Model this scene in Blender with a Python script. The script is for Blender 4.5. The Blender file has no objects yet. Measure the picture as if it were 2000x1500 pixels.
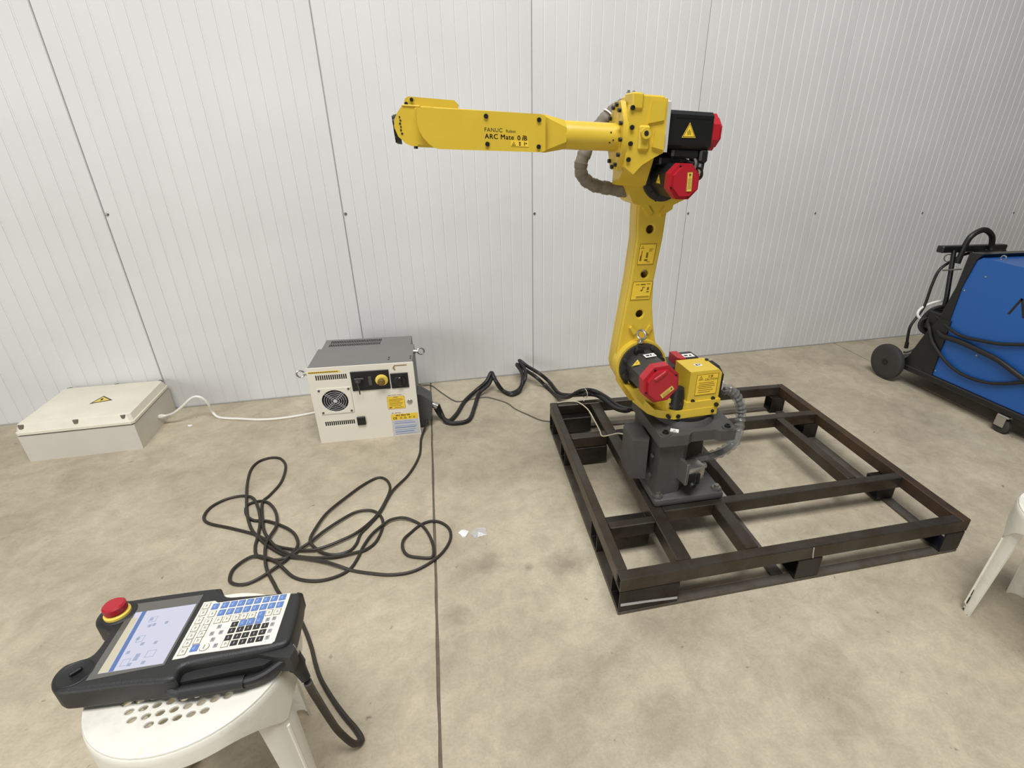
import bpy, bmesh, math, random
from mathutils import Matrix, Vector
random.seed(7)
SC = bpy.context.scene
COL = SC.collection
PI = math.pi

# ------------------------------------------------------------------ camera
cam_d = bpy.data.cameras.new('camera')
cam = bpy.data.objects.new('camera', cam_d)
COL.objects.link(cam)
cam_d.sensor_width = 36.0
cam_d.lens = 967.405 / 2000 * 36
cam_d.shift_x = -133.707 / 2000
cam_d.shift_y = -10.604 / 2000
cam_d.clip_start = 0.02
R_ = Vector((0.94988846, -0.31049222, 0.0361454))
U_ = Vector((0.10036488, 0.41245068, 0.90543433))
F_ = Vector((0.29603851, 0.8564339, -0.42294466))
m = Matrix.Identity(4)
for i in range(3):
    m[i][0] = R_[i]; m[i][1] = U_[i]; m[i][2] = -F_[i]
m.translation = Vector((1.32136417, -2.92237794, 1.36437198))
cam.matrix_world = m
SC.camera = cam

# ------------------------------------------------------------------ light
world = bpy.data.worlds.new('hall_daylight')
SC.world = world
world.use_nodes = True
wb = world.node_tree.nodes['Background']
wb.inputs[0].default_value = (0.97, 0.985, 1.0, 1)
wb.inputs[1].default_value = 0.08

def area(name, loc, target, sx, sy, power, col=(1, 1, 1)):
    d = bpy.data.lights.new(name, 'AREA')
    d.shape = 'RECTANGLE'; d.size = sx; d.size_y = sy
    d.energy = power; d.color = col
    o = bpy.data.objects.new(name, d); COL.objects.link(o)
    o.location = loc
    o.rotation_euler = (Vector(target) - Vector(loc)).to_track_quat('-Z', 'Y').to_euler()
    return o

area('hall_door_daylight', (-4.2, -7.0, 1.5), (1.2, -0.4, 0.4), 4.0, 3.0, 185, (0.97, 0.985, 1.0))
area('roof_skylight', (1.2, -3.6, 6.0), (1.2, -3.0, 0), 4.0, 1.8, 420, (0.98, 0.99, 1.0))
SC.view_settings.view_transform = 'Standard'
SC.view_settings.look = 'None'
SC.view_settings.gamma = 1.0
SC.view_settings.use_curve_mapping = False
SC.view_settings.exposure = 0.03

# ------------------------------------------------------------------ materials
def lin(c):
    c = c / 255.0
    return c / 12.92 if c <= 0.04045 else ((c + 0.055) / 1.055) ** 2.4
def rgb(r, g, b): return (lin(r), lin(g), lin(b), 1)

MATS = {}
def mat(name, col, rough=0.5, metal=0.0, var=0.0, var_scale=8.0, bump=0.0, bump_scale=200.0, col2=None, lo=0.45, hi=0.6, coat=0.0):
    M = bpy.data.materials.new(name); M.use_nodes = True
    nt = M.node_tree; b = nt.nodes['Principled BSDF']
    b.inputs['Roughness'].default_value = rough
    b.inputs['Metallic'].default_value = metal
    if coat: b.inputs['Coat Weight'].default_value = coat
    c = rgb(*col)
    b.inputs['Base Color'].default_value = c
    tc = nt.nodes.new('ShaderNodeTexCoord')
    if var > 0 or col2:
        n = nt.nodes.new('ShaderNodeTexNoise'); n.inputs['Scale'].default_value = var_scale
        n.inputs['Detail'].default_value = 6; n.inputs['Roughness'].default_value = 0.65
        nt.links.new(tc.outputs['Object'], n.inputs['Vector'])
        r = nt.nodes.new('ShaderNodeValToRGB')
        if col2:
            r.color_ramp.elements[0].position = lo; r.color_ramp.elements[1].position = hi
            r.color_ramp.elements[0].color = c; r.color_ramp.elements[1].color = rgb(*col2)
        else:
            r.color_ramp.elements[0].position = 0.3; r.color_ramp.elements[1].position = 0.7
            r.color_ramp.elements[0].color = tuple(x * (1 - var) for x in c[:3]) + (1,)
            r.color_ramp.elements[1].color = tuple(min(1, x * (1 + var)) for x in c[:3]) + (1,)
        nt.links.new(n.outputs['Fac'], r.inputs['Fac'])
        nt.links.new(r.outputs['Color'], b.inputs['Base Color'])
    if bump > 0:
        n2 = nt.nodes.new('ShaderNodeTexNoise'); n2.inputs['Scale'].default_value = bump_scale
        n2.inputs['Detail'].default_value = 4
        nt.links.new(tc.outputs['Object'], n2.inputs['Vector'])
        bp = nt.nodes.new('ShaderNodeBump'); bp.inputs['Strength'].default_value = bump
        bp.inputs['Distance'].default_value = 0.002
        nt.links.new(n2.outputs['Fac'], bp.inputs['Height'])
        nt.links.new(bp.outputs['Normal'], b.inputs['Normal'])
    MATS[name] = M
    return M

mat('yellow', (209, 178, 57), 0.36, var=0.04, var_scale=14, bump=0.05, bump_scale=350)
mat('red', (170, 30, 42), 0.38, bump=0.05)
mat('black', (22, 22, 22), 0.45)
mat('motor_black', (26, 26, 26), 0.36, bump=0.08, bump_scale=300)
mat('motor_grey', (54, 52, 50), 0.42, bump=0.08, bump_scale=300)
mat('cast_grey', (74, 72, 69), 0.55, var=0.12, var_scale=18, bump=0.12, bump_scale=260)
mat('silver', (190, 188, 182), 0.28, 0.9)
mat('aluminium', (206, 204, 198), 0.35, 0.25)
mat('bolt_steel', (150, 146, 138), 0.35, 0.85)
mat('steel_rust', (84, 79, 71), 0.40, 0.75, col2=(74, 61, 48), var_scale=9, lo=0.42, hi=0.68, bump=0.15, bump_scale=160)
mat('steel_dark', (62, 58, 54), 0.42, 0.7, col2=(44, 37, 31), var_scale=11, lo=0.45, hi=0.7, bump=0.12, bump_scale=160)
mat('steel_bare', (92, 86, 77), 0.5, 0.3, col2=(76, 65, 52), var_scale=12, lo=0.4, hi=0.7, bump=0.12)
mat('rust_brown', (88, 66, 46), 0.5, 0.5, col2=(66, 56, 48), var_scale=10, lo=0.4, hi=0.65, bump=0.15)
mat('weld_bright', (205, 204, 206), 0.35, 0.6)
mat('cream', (226, 220, 204), 0.42, var=0.02, var_scale=5)
mat('cabinet_grey', (122, 120, 116), 0.5, var=0.05, var_scale=10, bump=0.15, bump_scale=500)
mat('cabinet_dark', (72, 72, 72), 0.5)
mat('dark_inside', (14, 14, 14), 0.8)  # near-black that carries the shade inside the cabinet vents
mat('beige_plastic', (226, 219, 200), 0.45, var=0.06, var_scale=7)
mat('beige_side', (205, 200, 188), 0.45, var=0.03, var_scale=7)
mat('white_plastic', (232, 228, 214), 0.42, col2=(196, 190, 176), var_scale=9, lo=0.5, hi=0.8, bump=0.08, bump_scale=60)
mat('white', (240, 239, 235), 0.5)
mat('cable_black', (28, 26, 24), 0.5)
mat('cable_brown', (44, 38, 30), 0.5)
mat('cable_white', (232, 228, 218), 0.45)
mat('cable_grey', (96, 90, 80), 0.55)
mat('wire_cream', (226, 214, 184), 0.5)
mat('conduit', (118, 110, 98), 0.75, var=0.2, var_scale=40, bump=0.4, bump_scale=90)
mat('blue_paint', (33, 90, 162), 0.34, bump=0.04)
mat('rubber', (54, 52, 49), 0.7, var=0.1, var_scale=20)
mat('pendant_black', (38, 38, 37), 0.5, bump=0.25, bump_scale=420)
mat('pendant_soft', (30, 30, 30), 0.55, bump=0.1)
mat('screen_glass', (96, 94, 88), 0.12)
mat('key_blue', (92, 122, 178), 0.4)
mat('key_black', (40, 38, 36), 0.4)
mat('key_white', (232, 226, 210), 0.4)
mat('key_grey', (150, 152, 158), 0.4)
mat('key_line', (120, 112, 98), 0.5)
mat('keypad', (238, 230, 212), 0.45)
mat('label_yellow', (238, 200, 60), 0.45)
mat('label_pale', (226, 198, 92), 0.45)
mat('label_grey', (196, 196, 198), 0.4)
mat('label_white', (236, 234, 226), 0.45)
mat('ink', (30, 28, 22), 0.6)
mat('ink_soft', (112, 88, 30), 0.6)
mat('ink_blue', (88, 118, 176), 0.5)
mat('ink_brown', (150, 120, 90), 0.5)
mat('estop_yellow', (240, 208, 90), 0.4)
mat('joint_filler', (104, 94, 78), 0.8, var=0.15, var_scale=30)
mat('trim_grey', (168, 167, 163), 0.5)
mat('key_mark', (150, 172, 214), 0.5)
mat('paper', (240, 239, 235), 0.6)
mat('chipped', (36, 29, 22), 0.6, col2=(222, 216, 200), var_scale=90, lo=0.52, hi=0.57)

def glassy(name, col, rough, alpha):
    M = bpy.data.materials.new(name); M.use_nodes = True
    nt = M.node_tree; b = nt.nodes['Principled BSDF']
    b.inputs['Base Color'].default_value = rgb(*col)
    b.inputs['Roughness'].default_value = rough
    b.inputs['Alpha'].default_value = alpha
    MATS[name] = M
glassy('clear_sleeve', (140, 140, 136), 0.15, 0.42)
glassy('clear_film', (225, 225, 225), 0.1, 0.35)

def emit(name, col, s):
    M = bpy.data.materials.new(name); M.use_nodes = True
    b = M.node_tree.nodes['Principled BSDF']
    b.inputs['Base Color'].default_value = (0.02, 0.02, 0.02, 1)
    b.inputs['Emission Color'].default_value = rgb(*col)
    b.inputs['Emission Strength'].default_value = s
    b.inputs['Roughness'].default_value = 0.15
    MATS[name] = M
emit('screen_on', (230, 230, 250), 0.78)
emit('screen_blue', (96, 128, 190), 0.8)
emit('screen_icon', (170, 186, 212), 0.8)
emit('screen_cream', (232, 222, 190), 0.8)

# painted sheet wall
def wall_material():
    M = bpy.data.materials.new('painted_sheet'); M.use_nodes = True
    nt = M.node_tree; b = nt.nodes['Principled BSDF']
    b.inputs['Roughness'].default_value = 0.5
    tc = nt.nodes.new('ShaderNodeTexCoord')
    n = nt.nodes.new('ShaderNodeTexNoise'); n.inputs['Scale'].default_value = 1.7; n.inputs['Detail'].default_value = 5
    nt.links.new(tc.outputs['Object'], n.inputs['Vector'])
    r = nt.nodes.new('ShaderNodeValToRGB')
    r.color_ramp.elements[0].position = 0.3; r.color_ramp.elements[1].position = 0.7
    r.color_ramp.elements[0].color = rgb(213, 212, 209); r.color_ramp.elements[1].color = rgb(222, 221, 218)
    nt.links.new(n.outputs['Fac'], r.inputs['Fac']); nt.links.new(r.outputs['Color'], b.inputs['Base Color'])
    n2 = nt.nodes.new('ShaderNodeTexNoise'); n2.inputs['Scale'].default_value = 60; n2.inputs['Detail'].default_value = 3
    nt.links.new(tc.outputs['Object'], n2.inputs['Vector'])
    bp = nt.nodes.new('ShaderNodeBump'); bp.inputs['Strength'].default_value = 0.12; bp.inputs['Distance'].default_value = 0.004
    nt.links.new(n2.outputs['Fac'], bp.inputs['Height']); nt.links.new(bp.outputs['Normal'], b.inputs['Normal'])
    MATS['wall'] = M
wall_material()

def concrete_material():
    M = bpy.data.materials.new('concrete'); M.use_nodes = True
    nt = M.node_tree; L = nt.links.new; N = nt.nodes.new
    b = nt.nodes['Principled BSDF']; b.inputs['Roughness'].default_value = 0.62
    tc = N('ShaderNodeTexCoord')
    def noise(scale, detail, rough=0.6, dist=0.0):
        n = N('ShaderNodeTexNoise'); n.inputs['Scale'].default_value = scale; n.inputs['Detail'].default_value = detail
        n.inputs['Roughness'].default_value = rough; n.inputs['Distortion'].default_value = dist
        L(tc.outputs['Object'], n.inputs['Vector']); return n
    def ramp(src, p0, c0, p1, c1):
        r = N('ShaderNodeValToRGB'); e = r.color_ramp.elements
        e[0].position = p0; e[1].position = p1; e[0].color = c0; e[1].color = c1
        L(src, r.inputs['Fac']); return r
    def mix(kind, fac, a, c):
        x = N('ShaderNodeMix'); x.data_type = 'RGBA'; x.blend_type = kind
        if isinstance(fac, float): x.inputs[0].default_value = fac
        else: L(fac, x.inputs[0])
        L(a, x.inputs[6])
        if isinstance(c, tuple): x.inputs[7].default_value = c
        else: L(c, x.inputs[7])
        return x.outputs[2]
    base = ramp(noise(2.2, 8, 0.62, 0.4).outputs['Fac'], 0.32, rgb(170, 157, 135), 0.68, rgb(199, 187, 163)).outputs['Color']
    mid = ramp(noise(14, 6, 0.7, 0.6).outputs['Fac'], 0.35, (0.80, 0.79, 0.77, 1), 0.62, (1.04, 1.04, 1.03, 1)).outputs['Color']
    c = mix('MULTIPLY', 0.75, base, mid)
    fine = ramp(noise(120, 4, 0.7).outputs['Fac'], 0.3, (0.86, 0.86, 0.85, 1), 0.65, (1.03, 1.03, 1.03, 1)).outputs['Color']
    c = mix('MULTIPLY', 0.8, c, fine)
    spots = ramp(noise(26, 3, 0.5, 0.3).outputs['Fac'], 0.70, (0, 0, 0, 1), 0.78, (1, 1, 1, 1)).outputs['Color']
    c = mix('MIX', spots, c, rgb(120, 110, 94))
    # stains with their own place: (x, y, radius, strength)
    warp = noise(9, 5, 0.65)
    sep = N('ShaderNodeSeparateXYZ'); L(tc.outputs['Object'], sep.inputs[0])
    for (sx, sy, rad, st) in [(1.74, -1.65, 0.075, .6), (1.42, -1.57, 0.085, .35), (1.47, -1.57, .05, .3), (1.34, -1.76, 0.06, .4), (1.30, -1.92, 0.07, .3), (1.60, -1.63, 0.02, .6), (1.85, -2.25, .1, .25), (2.35, -2.28, .12, .25), (.55, -.88, .06, .25), (.1, -.54, .05, .2), (1.95, -2.0, .08, .2)]:
        vm = N('ShaderNodeVectorMath'); vm.operation = 'DISTANCE'
        L(tc.outputs['Object'], vm.inputs[0]); vm.inputs[1].default_value = (sx, sy, 0)
        ad = N('ShaderNodeMath'); ad.operation = 'MULTIPLY_ADD'
        L(warp.outputs['Fac'], ad.inputs[0]); ad.inputs[1].default_value = rad * 2.4; L(vm.outputs['Value'], ad.inputs[2])
        rp = ramp(ad.outputs[0], rad * 1.5, (st, st, st, 1), rad * 2.4, (0, 0, 0, 1)).outputs['Color']
        c = mix('MIX', rp, c, rgb(112, 102, 86))
    L(c, b.inputs['Base Color'])
    h = N('ShaderNodeMath'); h.operation = 'ADD'
    L(noise(30, 6, 0.65).outputs['Fac'], h.inputs[0]); L(noise(160, 3).outputs['Fac'], h.inputs[1])
    bp = N('ShaderNodeBump'); bp.inputs['Strength'].default_value = 0.22; bp.inputs['Distance'].default_value = 0.004
    L(h.outputs[0], bp.inputs['Height']); L(bp.outputs['Normal'], b.inputs['Normal'])
    MATS['concrete'] = M
concrete_material()

# ------------------------------------------------------------------ geometry helpers
TMP = bpy.data.objects.new('tmp', None)
class G:
    """collects shapes into one mesh; s.mi = material slot of the next shapes"""
    def __init__(s): s.bm = bmesh.new(); s.mi = 0
    def _take(s, t, M=None, bev=0, seg=1):
        if bev > 0:
            es = [e for e in t.edges if len(e.link_faces) == 2 and e.calc_face_angle(0) > 0.5]
            if es: bmesh.ops.bevel(t, geom=es, offset=bev, segments=seg, affect='EDGES', profile=0.5, clamp_overlap=True)
        bmesh.ops.recalc_face_normals(t, faces=t.faces)
        for f in t.faces: f.material_index = s.mi; f.smooth = True
        if M is not None: bmesh.ops.transform(t, matrix=M, verts=t.verts)
        me = bpy.data.meshes.new('t'); t.to_mesh(me); t.free()
        s.bm.from_mesh(me); bpy.data.meshes.remove(me)
        return s
    def addmesh(s, me, M=None):
        t = bmesh.new(); t.from_mesh(me)
        return s._take(t, M)
    def box(s, x0, x1, y0, y1, z0, z1, M=None, bev=0, seg=1):
        t = bmesh.new(); bmesh.ops.create_cube(t, size=1)
        bmesh.ops.transform(t, matrix=Matrix.Translation(((x0 + x1) / 2, (y0 + y1) / 2, (z0 + z1) / 2)) @ Matrix.Diagonal((abs(x1 - x0), abs(y1 - y0), abs(z1 - z0), 1)), verts=t.verts)
        return s._take(t, M, bev, seg)
    def prism(s, pts, lo, hi, axis='z', M=None, bev=0, seg=1):
        f = {'z': lambda a, b, h: (a, b, h), 'y': lambda a, b, h: (a, h, b), 'x': lambda a, b, h: (h, a, b)}[axis]
        t = bmesh.new()
        A = [t.verts.new(f(a, b, lo)) for a, b in pts]; B = [t.verts.new(f(a, b, hi)) for a, b in pts]
        t.faces.new(A); t.faces.new(B[::-1]); n = len(pts)
        for i in range(n): t.faces.new([A[i], B[i], B[(i + 1) % n], A[(i + 1) % n]])
        return s._take(t, M, bev, seg)
    def loft(s, rings, cap=True, M=None, bev=0):
        t = bmesh.new(); V = [[t.verts.new(p) for p in r] for r in rings]; n = len(V[0])
        for a, b in zip(V, V[1:]):
            for i in range(n): t.faces.new([a[i], a[(i + 1) % n], b[(i + 1) % n], b[i]])
        if cap: t.faces.new(V[0]); t.faces.new(V[-1][::-1])
        return s._take(t, M, bev)
    def cyl(s, p0, p1, r0, r1=None, n=24, bev=0, seg=1, phase=0.0, M=None):
        p0 = Vector(p0); p1 = Vector(p1); r1 = r0 if r1 is None else r1
        d = (p1 - p0).normalized(); u = d.orthogonal().normalized()
        if abs(d.z) < 0.9: u = (Vector((0, 0, 1)) - d * d.z).normalized()
        w = d.cross(u)
        ring = lambda p, r: [p + (u * math.cos(phase + 2 * PI * i / n) + w * math.sin(phase + 2 * PI * i / n)) * r for i in range(n)]
        return s.loft([ring(p0, r0), ring(p1, r1)], True, M, bev)
    def lathe(s, prof, p, d, n=24, M=None):
        """prof = [(distance along d, radius)]"""
        p = Vector(p); d = Vector(d).normalized(); u = d.orthogonal().normalized(); w = d.cross(u)
        rings = [[p + d * a + (u * math.cos(2 * PI * i / n) + w * math.sin(2 * PI * i / n)) * max(r, 1e-4) for i in range(n)] for a, r in prof]
        return s.loft(rings, True, M)
    def tube(s, pts, r, n=8, M=None, rr=None, cap=True):
        P = [Vector(p) for p in pts]; rings = []; u = None
        for i, p in enumerate(P):
            d = (P[min(i + 1, len(P) - 1)] - P[max(i - 1, 0)]).normalized()
            u = d.orthogonal().normalized() if u is None else (u - d * u.dot(d)).normalized()
            w = d.cross(u); q = rr[i] if rr else r
            rings.append([p + (u * math.cos(2 * PI * k / n) + w * math.sin(2 * PI * k / n)) * q for k in range(n)])
        return s.loft(rings, cap, M)
    def torus(s, c, ax, R, r, n=24, k=8, M=None):
        ax = Vector(ax).normalized(); u = ax.orthogonal().normalized(); w = ax.cross(u); c = Vector(c)
        rings = []
        for i in range(n + 1):
            a = 2 * PI * i / n; d = u * math.cos(a) + w * math.sin(a)
            rings.append([c + d * (R + r * math.cos(2 * PI * j / k)) + ax * r * math.sin(2 * PI * j / k) for j in range(k)])
        return s.loft(rings, False, M)

def spline(pts, sub=6, closed=False):
    P = [Vector(p) for p in pts]; out = []; n = len(P)
    for i in range(n - 1):
        a, b, c, d = P[max(i - 1, 0)], P[i], P[i + 1], P[min(i + 2, n - 1)]
        for k in range(sub):
            t = k / sub
            out.append(0.5 * ((2 * b) + (c - a) * t + (2 * a - 5 * b + 4 * c - d) * t * t + (3 * b - a - 3 * c + d) * t ** 3))
    out.append(P[-1]); return out

def curve_mesh(outer, holes, thick, bevel=0.0, res=0):
    """flat plate with holes, centred on z = 0"""
    cu = bpy.data.curves.new('c', 'CURVE'); cu.dimensions = '2D'; cu.fill_mode = 'BOTH'
    for poly in [outer] + list(holes):
        sp = cu.splines.new('POLY'); sp.points.add(len(poly) - 1); sp.use_cyclic_u = True
        for q, (a, b) in zip(sp.points, poly): q.co = (a, b, 0, 1)
    cu.extrude = max(thick / 2 - bevel, 1e-4); cu.bevel_depth = bevel; cu.bevel_resolution = res; cu.offset = -bevel
    o = bpy.data.objects.new('c', cu); COL.objects.link(o)
    dg = bpy.context.evaluated_depsgraph_get(); dg.update()
    me = bpy.data.meshes.new_from_object(o.evaluated_get(dg))
    bpy.data.objects.remove(o); bpy.data.curves.remove(cu)
    return me
def text_mesh(body, size, extrude=0.0002, bold=0.0, spacing=1.0):
    cu = bpy.data.curves.new('f', 'FONT'); cu.body = body; cu.size = size
    cu.extrude = extrude; cu.offset = bold; cu.space_character = spacing
    cu.resolution_u = 3
    o = bpy.data.objects.new('f', cu); COL.objects.link(o)
    dg = bpy.context.evaluated_depsgraph_get(); dg.update()
    me = bpy.data.meshes.new_from_object(o.evaluated_get(dg))
    bpy.data.objects.remove(o); bpy.data.curves.remove(cu)
    return me

ROOT = {}
def inv_of(o):
    while o.parent: o = o.parent
    return ROOT.get(o.name, Matrix.Identity(4)).inverted()
def obj(name, g, mats, parent=None, frame=None, angle=35):
    """link a G as one mesh; its coordinates are given in `frame` (default: the root's own frame)"""
    if isinstance(mats, str): mats = [mats]
    bm = g.bm if isinstance(g, G) else g
    if parent and frame is not None: bmesh.ops.transform(bm, matrix=inv_of(parent) @ frame, verts=bm.verts)
    elif frame is not None: bmesh.ops.transform(bm, matrix=frame, verts=bm.verts)
    me = bpy.data.meshes.new(name); bm.to_mesh(me); bm.free()
    for k in mats: me.materials.append(MATS[k])
    me.set_sharp_from_angle(angle=math.radians(angle))
    o = bpy.data.objects.new(name, me); COL.objects.link(o); o.parent = parent
    return o
def thing(name, label, cat, M=None, group=None):
    o = bpy.data.objects.new(name, None); COL.objects.link(o); o.empty_display_size = 0.05
    if M is not None: o.matrix_world = M
    ROOT[o.name] = M.copy() if M is not None else Matrix.Identity(4)
    o['label'] = label; o['category'] = cat
    if group: o['group'] = group
    return o
def tag(o, label, cat, group=None):
    o['label'] = label; o['category'] = cat
    if group: o['group'] = group
    return o
def share(src, name, M, parent):
    o = bpy.data.objects.new(name, src.data); COL.objects.link(o); o.parent = parent; o.matrix_local = M
    return o
W_ = Matrix.Identity(4)
def frame_xy(o, xd, yd):
    """matrix whose local xy plane carries a label: origin o, x dir, y dir"""
    x = Vector(xd).normalized(); y = Vector(yd).normalized(); z = x.cross(y)
    M = Matrix.Identity(4)
    for i in range(3): M[i][0] = x[i]; M[i][1] = y[i]; M[i][2] = z[i]
    M.translation = Vector(o); return M

def label_plate(name, parent, M, w, h, base='label_yellow', ink='ink', border=0.0, bars=(), texts=(), tris=(), extra=None, t=0.0008, frame=None):
    """flat printed label in its own frame: bars (x,y,w,h), texts (str,x,y,size,bold), tris (x,y,size)"""
    g = G(); g.box(0, w, 0, h, 0, t)
    g.mi = 1
    if border:
        b = border
        for q in ((0, w, 0, b), (0, w, h - b, h), (0, b, b, h - b), (w - b, w, b, h - b)): g.box(q[0], q[1], q[2], q[3], t, t * 1.3)
    for (x, y, bw, bh) in bars: g.box(x, x + bw, y, y + bh, t, t * 1.3)
    for (s_, x, y, sz, bo) in texts: g.addmesh(text_mesh(s_, sz, 0.0001, bo), Matrix.Translation((x, y, t * 1.4)))
    for (x, y, sz) in tris:
        for (sc, dz, mi) in ((1.0, 0.0, 1), (0.62, 0.0003, 0)):
            g.mi = mi
            cx, cy = x, y + sz * 0.29
            g.prism([(cx - sz * sc / 2, cy - sz * sc * 0.29), (cx + sz * sc / 2, cy - sz * sc * 0.29), (cx, cy + sz * sc * 0.58)], t, t * 1.3 + dz)
        g.mi = 1; g.box(x - sz * 0.05, x + sz * 0.05, y + sz * 0.1, y + sz * 0.42, t, t * 1.3 + 0.0006)
    if extra: extra(g, t)
    return obj(name, g, [base, ink], parent, frame=M)

def warn_triangle(name, parent, M, s, ink='ink', base='label_yellow'):
    g = G(); 
    def tri(k, z0, z1): g.prism([(-s * k / 2, -s * k * 0.29), (s * k / 2, -s * k * 0.29), (0, s * k * 0.58)], z0, z1)
    g.mi = 1; tri(1.14, 0, .0004); g.mi = 0; tri(1.06, .0004, .0007); g.mi = 1; tri(0.94, .0007, .0009); g.mi = 0; tri(.82, .0009, .0011)
    g.mi = 1
    for k in (-1, 0, 1): g.box(k * s * .1 - s * .02, k * s * .1 + s * .02, -s * .14, s * (.12 if k else .2), .0011, .0013)
    return obj(name, g, [base, ink], parent, frame=M)

# ------------------------------------------------------------------ floor
g = G(); g.box(-6, 11, -7, 0.3, -0.14, -0.005)
floor = obj('floor', g, 'joint_filler'); floor['kind'] = 'structure'
def slab(pts):
    g = G(); g.prism(pts, -0.0049, 0.0, 'z', bev=0.0025)
    return obj('slab', g, 'concrete', floor)
jx = lambda y: 1.345 + y * 0.0385
jr = lambda y: 4.4935 + y * 0.045
hw = 0.0048
def jag(fn, sgn, y0, y1):
    rnd = random.Random(int(fn(0) * 100) + (1 if sgn > 0 else 0)); ys = [y0 + (y1 - y0) * i / 90 for i in range(91)]
    return [(fn(y) + sgn * (hw + rnd.uniform(-0.0015, 0.0012)), y) for y in ys]
slab([(-6, -7)] + jag(jx, -1, -7, .25) + [(-6, .25)])
slab(jag(jx, 1, -7, .25) + jag(jr, -1, -7, .25)[::-1])
slab(jag(jr, 1, -7, .25) + [(11, .25), (11, -7)])

# ------------------------------------------------------------------ wall of sandwich panels
g = G(); g.box(-5, 11, 0.0122, 0.12, 0.0, 5.2)
wall = obj('wall_back', g, 'wall'); wall['kind'] = 'structure'
prof = [(0.0019, 0.012), (0.0019, 0.0035), (0.0042, 0.0)]
NR = 16
for i in range(1, NR):
    x = i / NR
    prof += [(x - 0.0036, 0.0), (x - 0.0020, 0.0024), (x + 0.0010, 0.0024), (x + 0.0044, 0.0)]
prof += [(0.9958, 0.0), (0.9981, 0.0035), (0.9981, 0.012)]
g = G(); g.prism(prof, 0.004, 5.2, 'z')
p0 = obj('panel', g, 'wall', wall, angle=12)
g = G(); g.lathe([(0, 0.0075), (-0.001, 0.0075), (-0.0025, 0.006), (-0.003, 0.0)], (0, 0, 0), (0, 1, 0), 14)
g.lathe([(-0.002, 0.0045), (-0.006, 0.0045), (-0.0065, 0.002)], (0, 0, 0), (0, 1, 0), 6)
s0 = None
for k in range(-4, 10):
    if k == -4: pn = p0; p0.location = (k, 0, 0)
    else: pn = share(p0, 'panel', Matrix.Translation((k, 0, 0)), wall)
    if s0 is None:
        s0 = obj('screw', g, 'bolt_steel', pn); s0.location = (0.011, 0, 1.008)
    else: share(s0, 'screw', Matrix.Translation((0.011, 0, 1.008)), pn)
g = G(); g.box(-5, 11, -0.004, -0.0005, 0.0, 0.008, bev=0.001)
tr = obj('trim_1', g, 'trim_grey'); tr['kind'] = 'structure'

# ------------------------------------------------------------------ steel pallet
PAL = Matrix.Translation((1.83251, -1.905857, 0)) @ Matrix.Rotation(-0.0736076, 4, 'Z')
pal = thing('steel_pallet', 'welded dark steel pallet frame with rusty square tubes under the yellow robot arm', 'pallet', PAL)
def rail(name, u0, u1, v0, v1, z0=0.1005, z1=0.155, m='steel_rust', bev=0.003):
    g = G(); g.box(u0, u1, v0, v1, z0, z1, bev=bev); return obj(name, g, m, pal)
def hollow(name, u0, u1, v0, v1, z0, z1, axis='u', m='steel_dark', t=0.005, parent=None):
    """open square tube running along u or v"""
    a0, a1, l0, l1 = (v0, v1, u0, u1) if axis == 'u' else (u0, u1, v0, v1)
    o = [(a0, z0), (a1, z0), (a1, z1), (a0, z1)]; i = [(a0 + t, z0 + t), (a1 - t, z0 + t), (a1 - t, z1 - t), (a0 + t, z1 - t)]
    f = (lambda a, z, l: (l, a, z)) if axis == 'u' else (lambda a, z, l: (a, l, z))
    b = bmesh.new()
    V = [[b.verts.new(f(a, z, l)) for a, z in p] for l in (l0, l1) for p in (o, i)]
    for k in range(4):
        n = (k + 1) % 4
        b.faces.new([V[0][k], V[0][n], V[2][n], V[2][k]]); b.faces.new([V[1][k], V[3][k], V[3][n], V[1][n]])
        b.faces.new([V[0][k], V[1][k], V[1][n], V[0][n]]); b.faces.new([V[2][k], V[2][n], V[3][n], V[3][k]])
    es = [e for e in b.edges if {v.co[:] for v in e.verts} and abs((e.verts[0].co - e.verts[1].co).length - (l1 - l0)) < 1e-5]
    bmesh.ops.bevel(b, geom=es, offset=0.003, segments=1, affect='EDGES')
    bmesh.ops.recalc_face_normals(b, faces=b.faces)
    return obj(name, b, m, parent or pal)
front = hollow('rail', 0, 1.339, 0, 0.04, 0.1005, 0.155, 'u', 'steel_rust')
rail('rail', 0, 0.034, 0.041, 1.189); rail('rail', 0.035, 1.339, 1.15, 1.19)
rail('rail', 1.34, 1.38, 0, 1.19, m='rust_brown')
rail('crossbar', 0.206, 0.257, 0.041, 1.149)
rail('crossbar', 0.035, 0.205, 0.228, 0.262, m='steel_rust')
rail('crossbar', 0.035, 0.205, 0.828, 0.873); rail('crossbar', 0.258, 1.339, 0.828, 0.873)
rail('crossbar', 1.10, 1.14, 0.314, 0.827)
rail('crossbar', 0.258, 1.339, 0.275, 0.313)
rail('crossbar', 0.46, 0.507, 0.041, 0.274); rail('crossbar', 0.575, 0.612, 0.314, 0.827)
for (u0, u1, v0, v1) in [(0.001, 0.205, 0, 0.085), (0.001, 0.205, .267, .35), (0.001, 0.205, .823, .905), (0.001, 0.203, 1.105, 1.189),
                         (.65, .745, 0, .085), (1.286, 1.374, 0, .085), (1.286, 1.368, .313, .397), (1.286, 1.368, .829, .912), (1.286, 1.37, 1.122, 1.189), (.56, .655, .555, .64), (.56, .655, 1.105, 1.189)]:
    hollow('block', u0, u1, v0, v1, 0.0135, 0.1, 'u')
def runner(u0, u1, v0, v1): 
    g = G(); g.box(u0, u1, v0, v1, 0, 0.013, bev=0.002); return obj('runner', g, 'steel_bare', pal)
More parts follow.
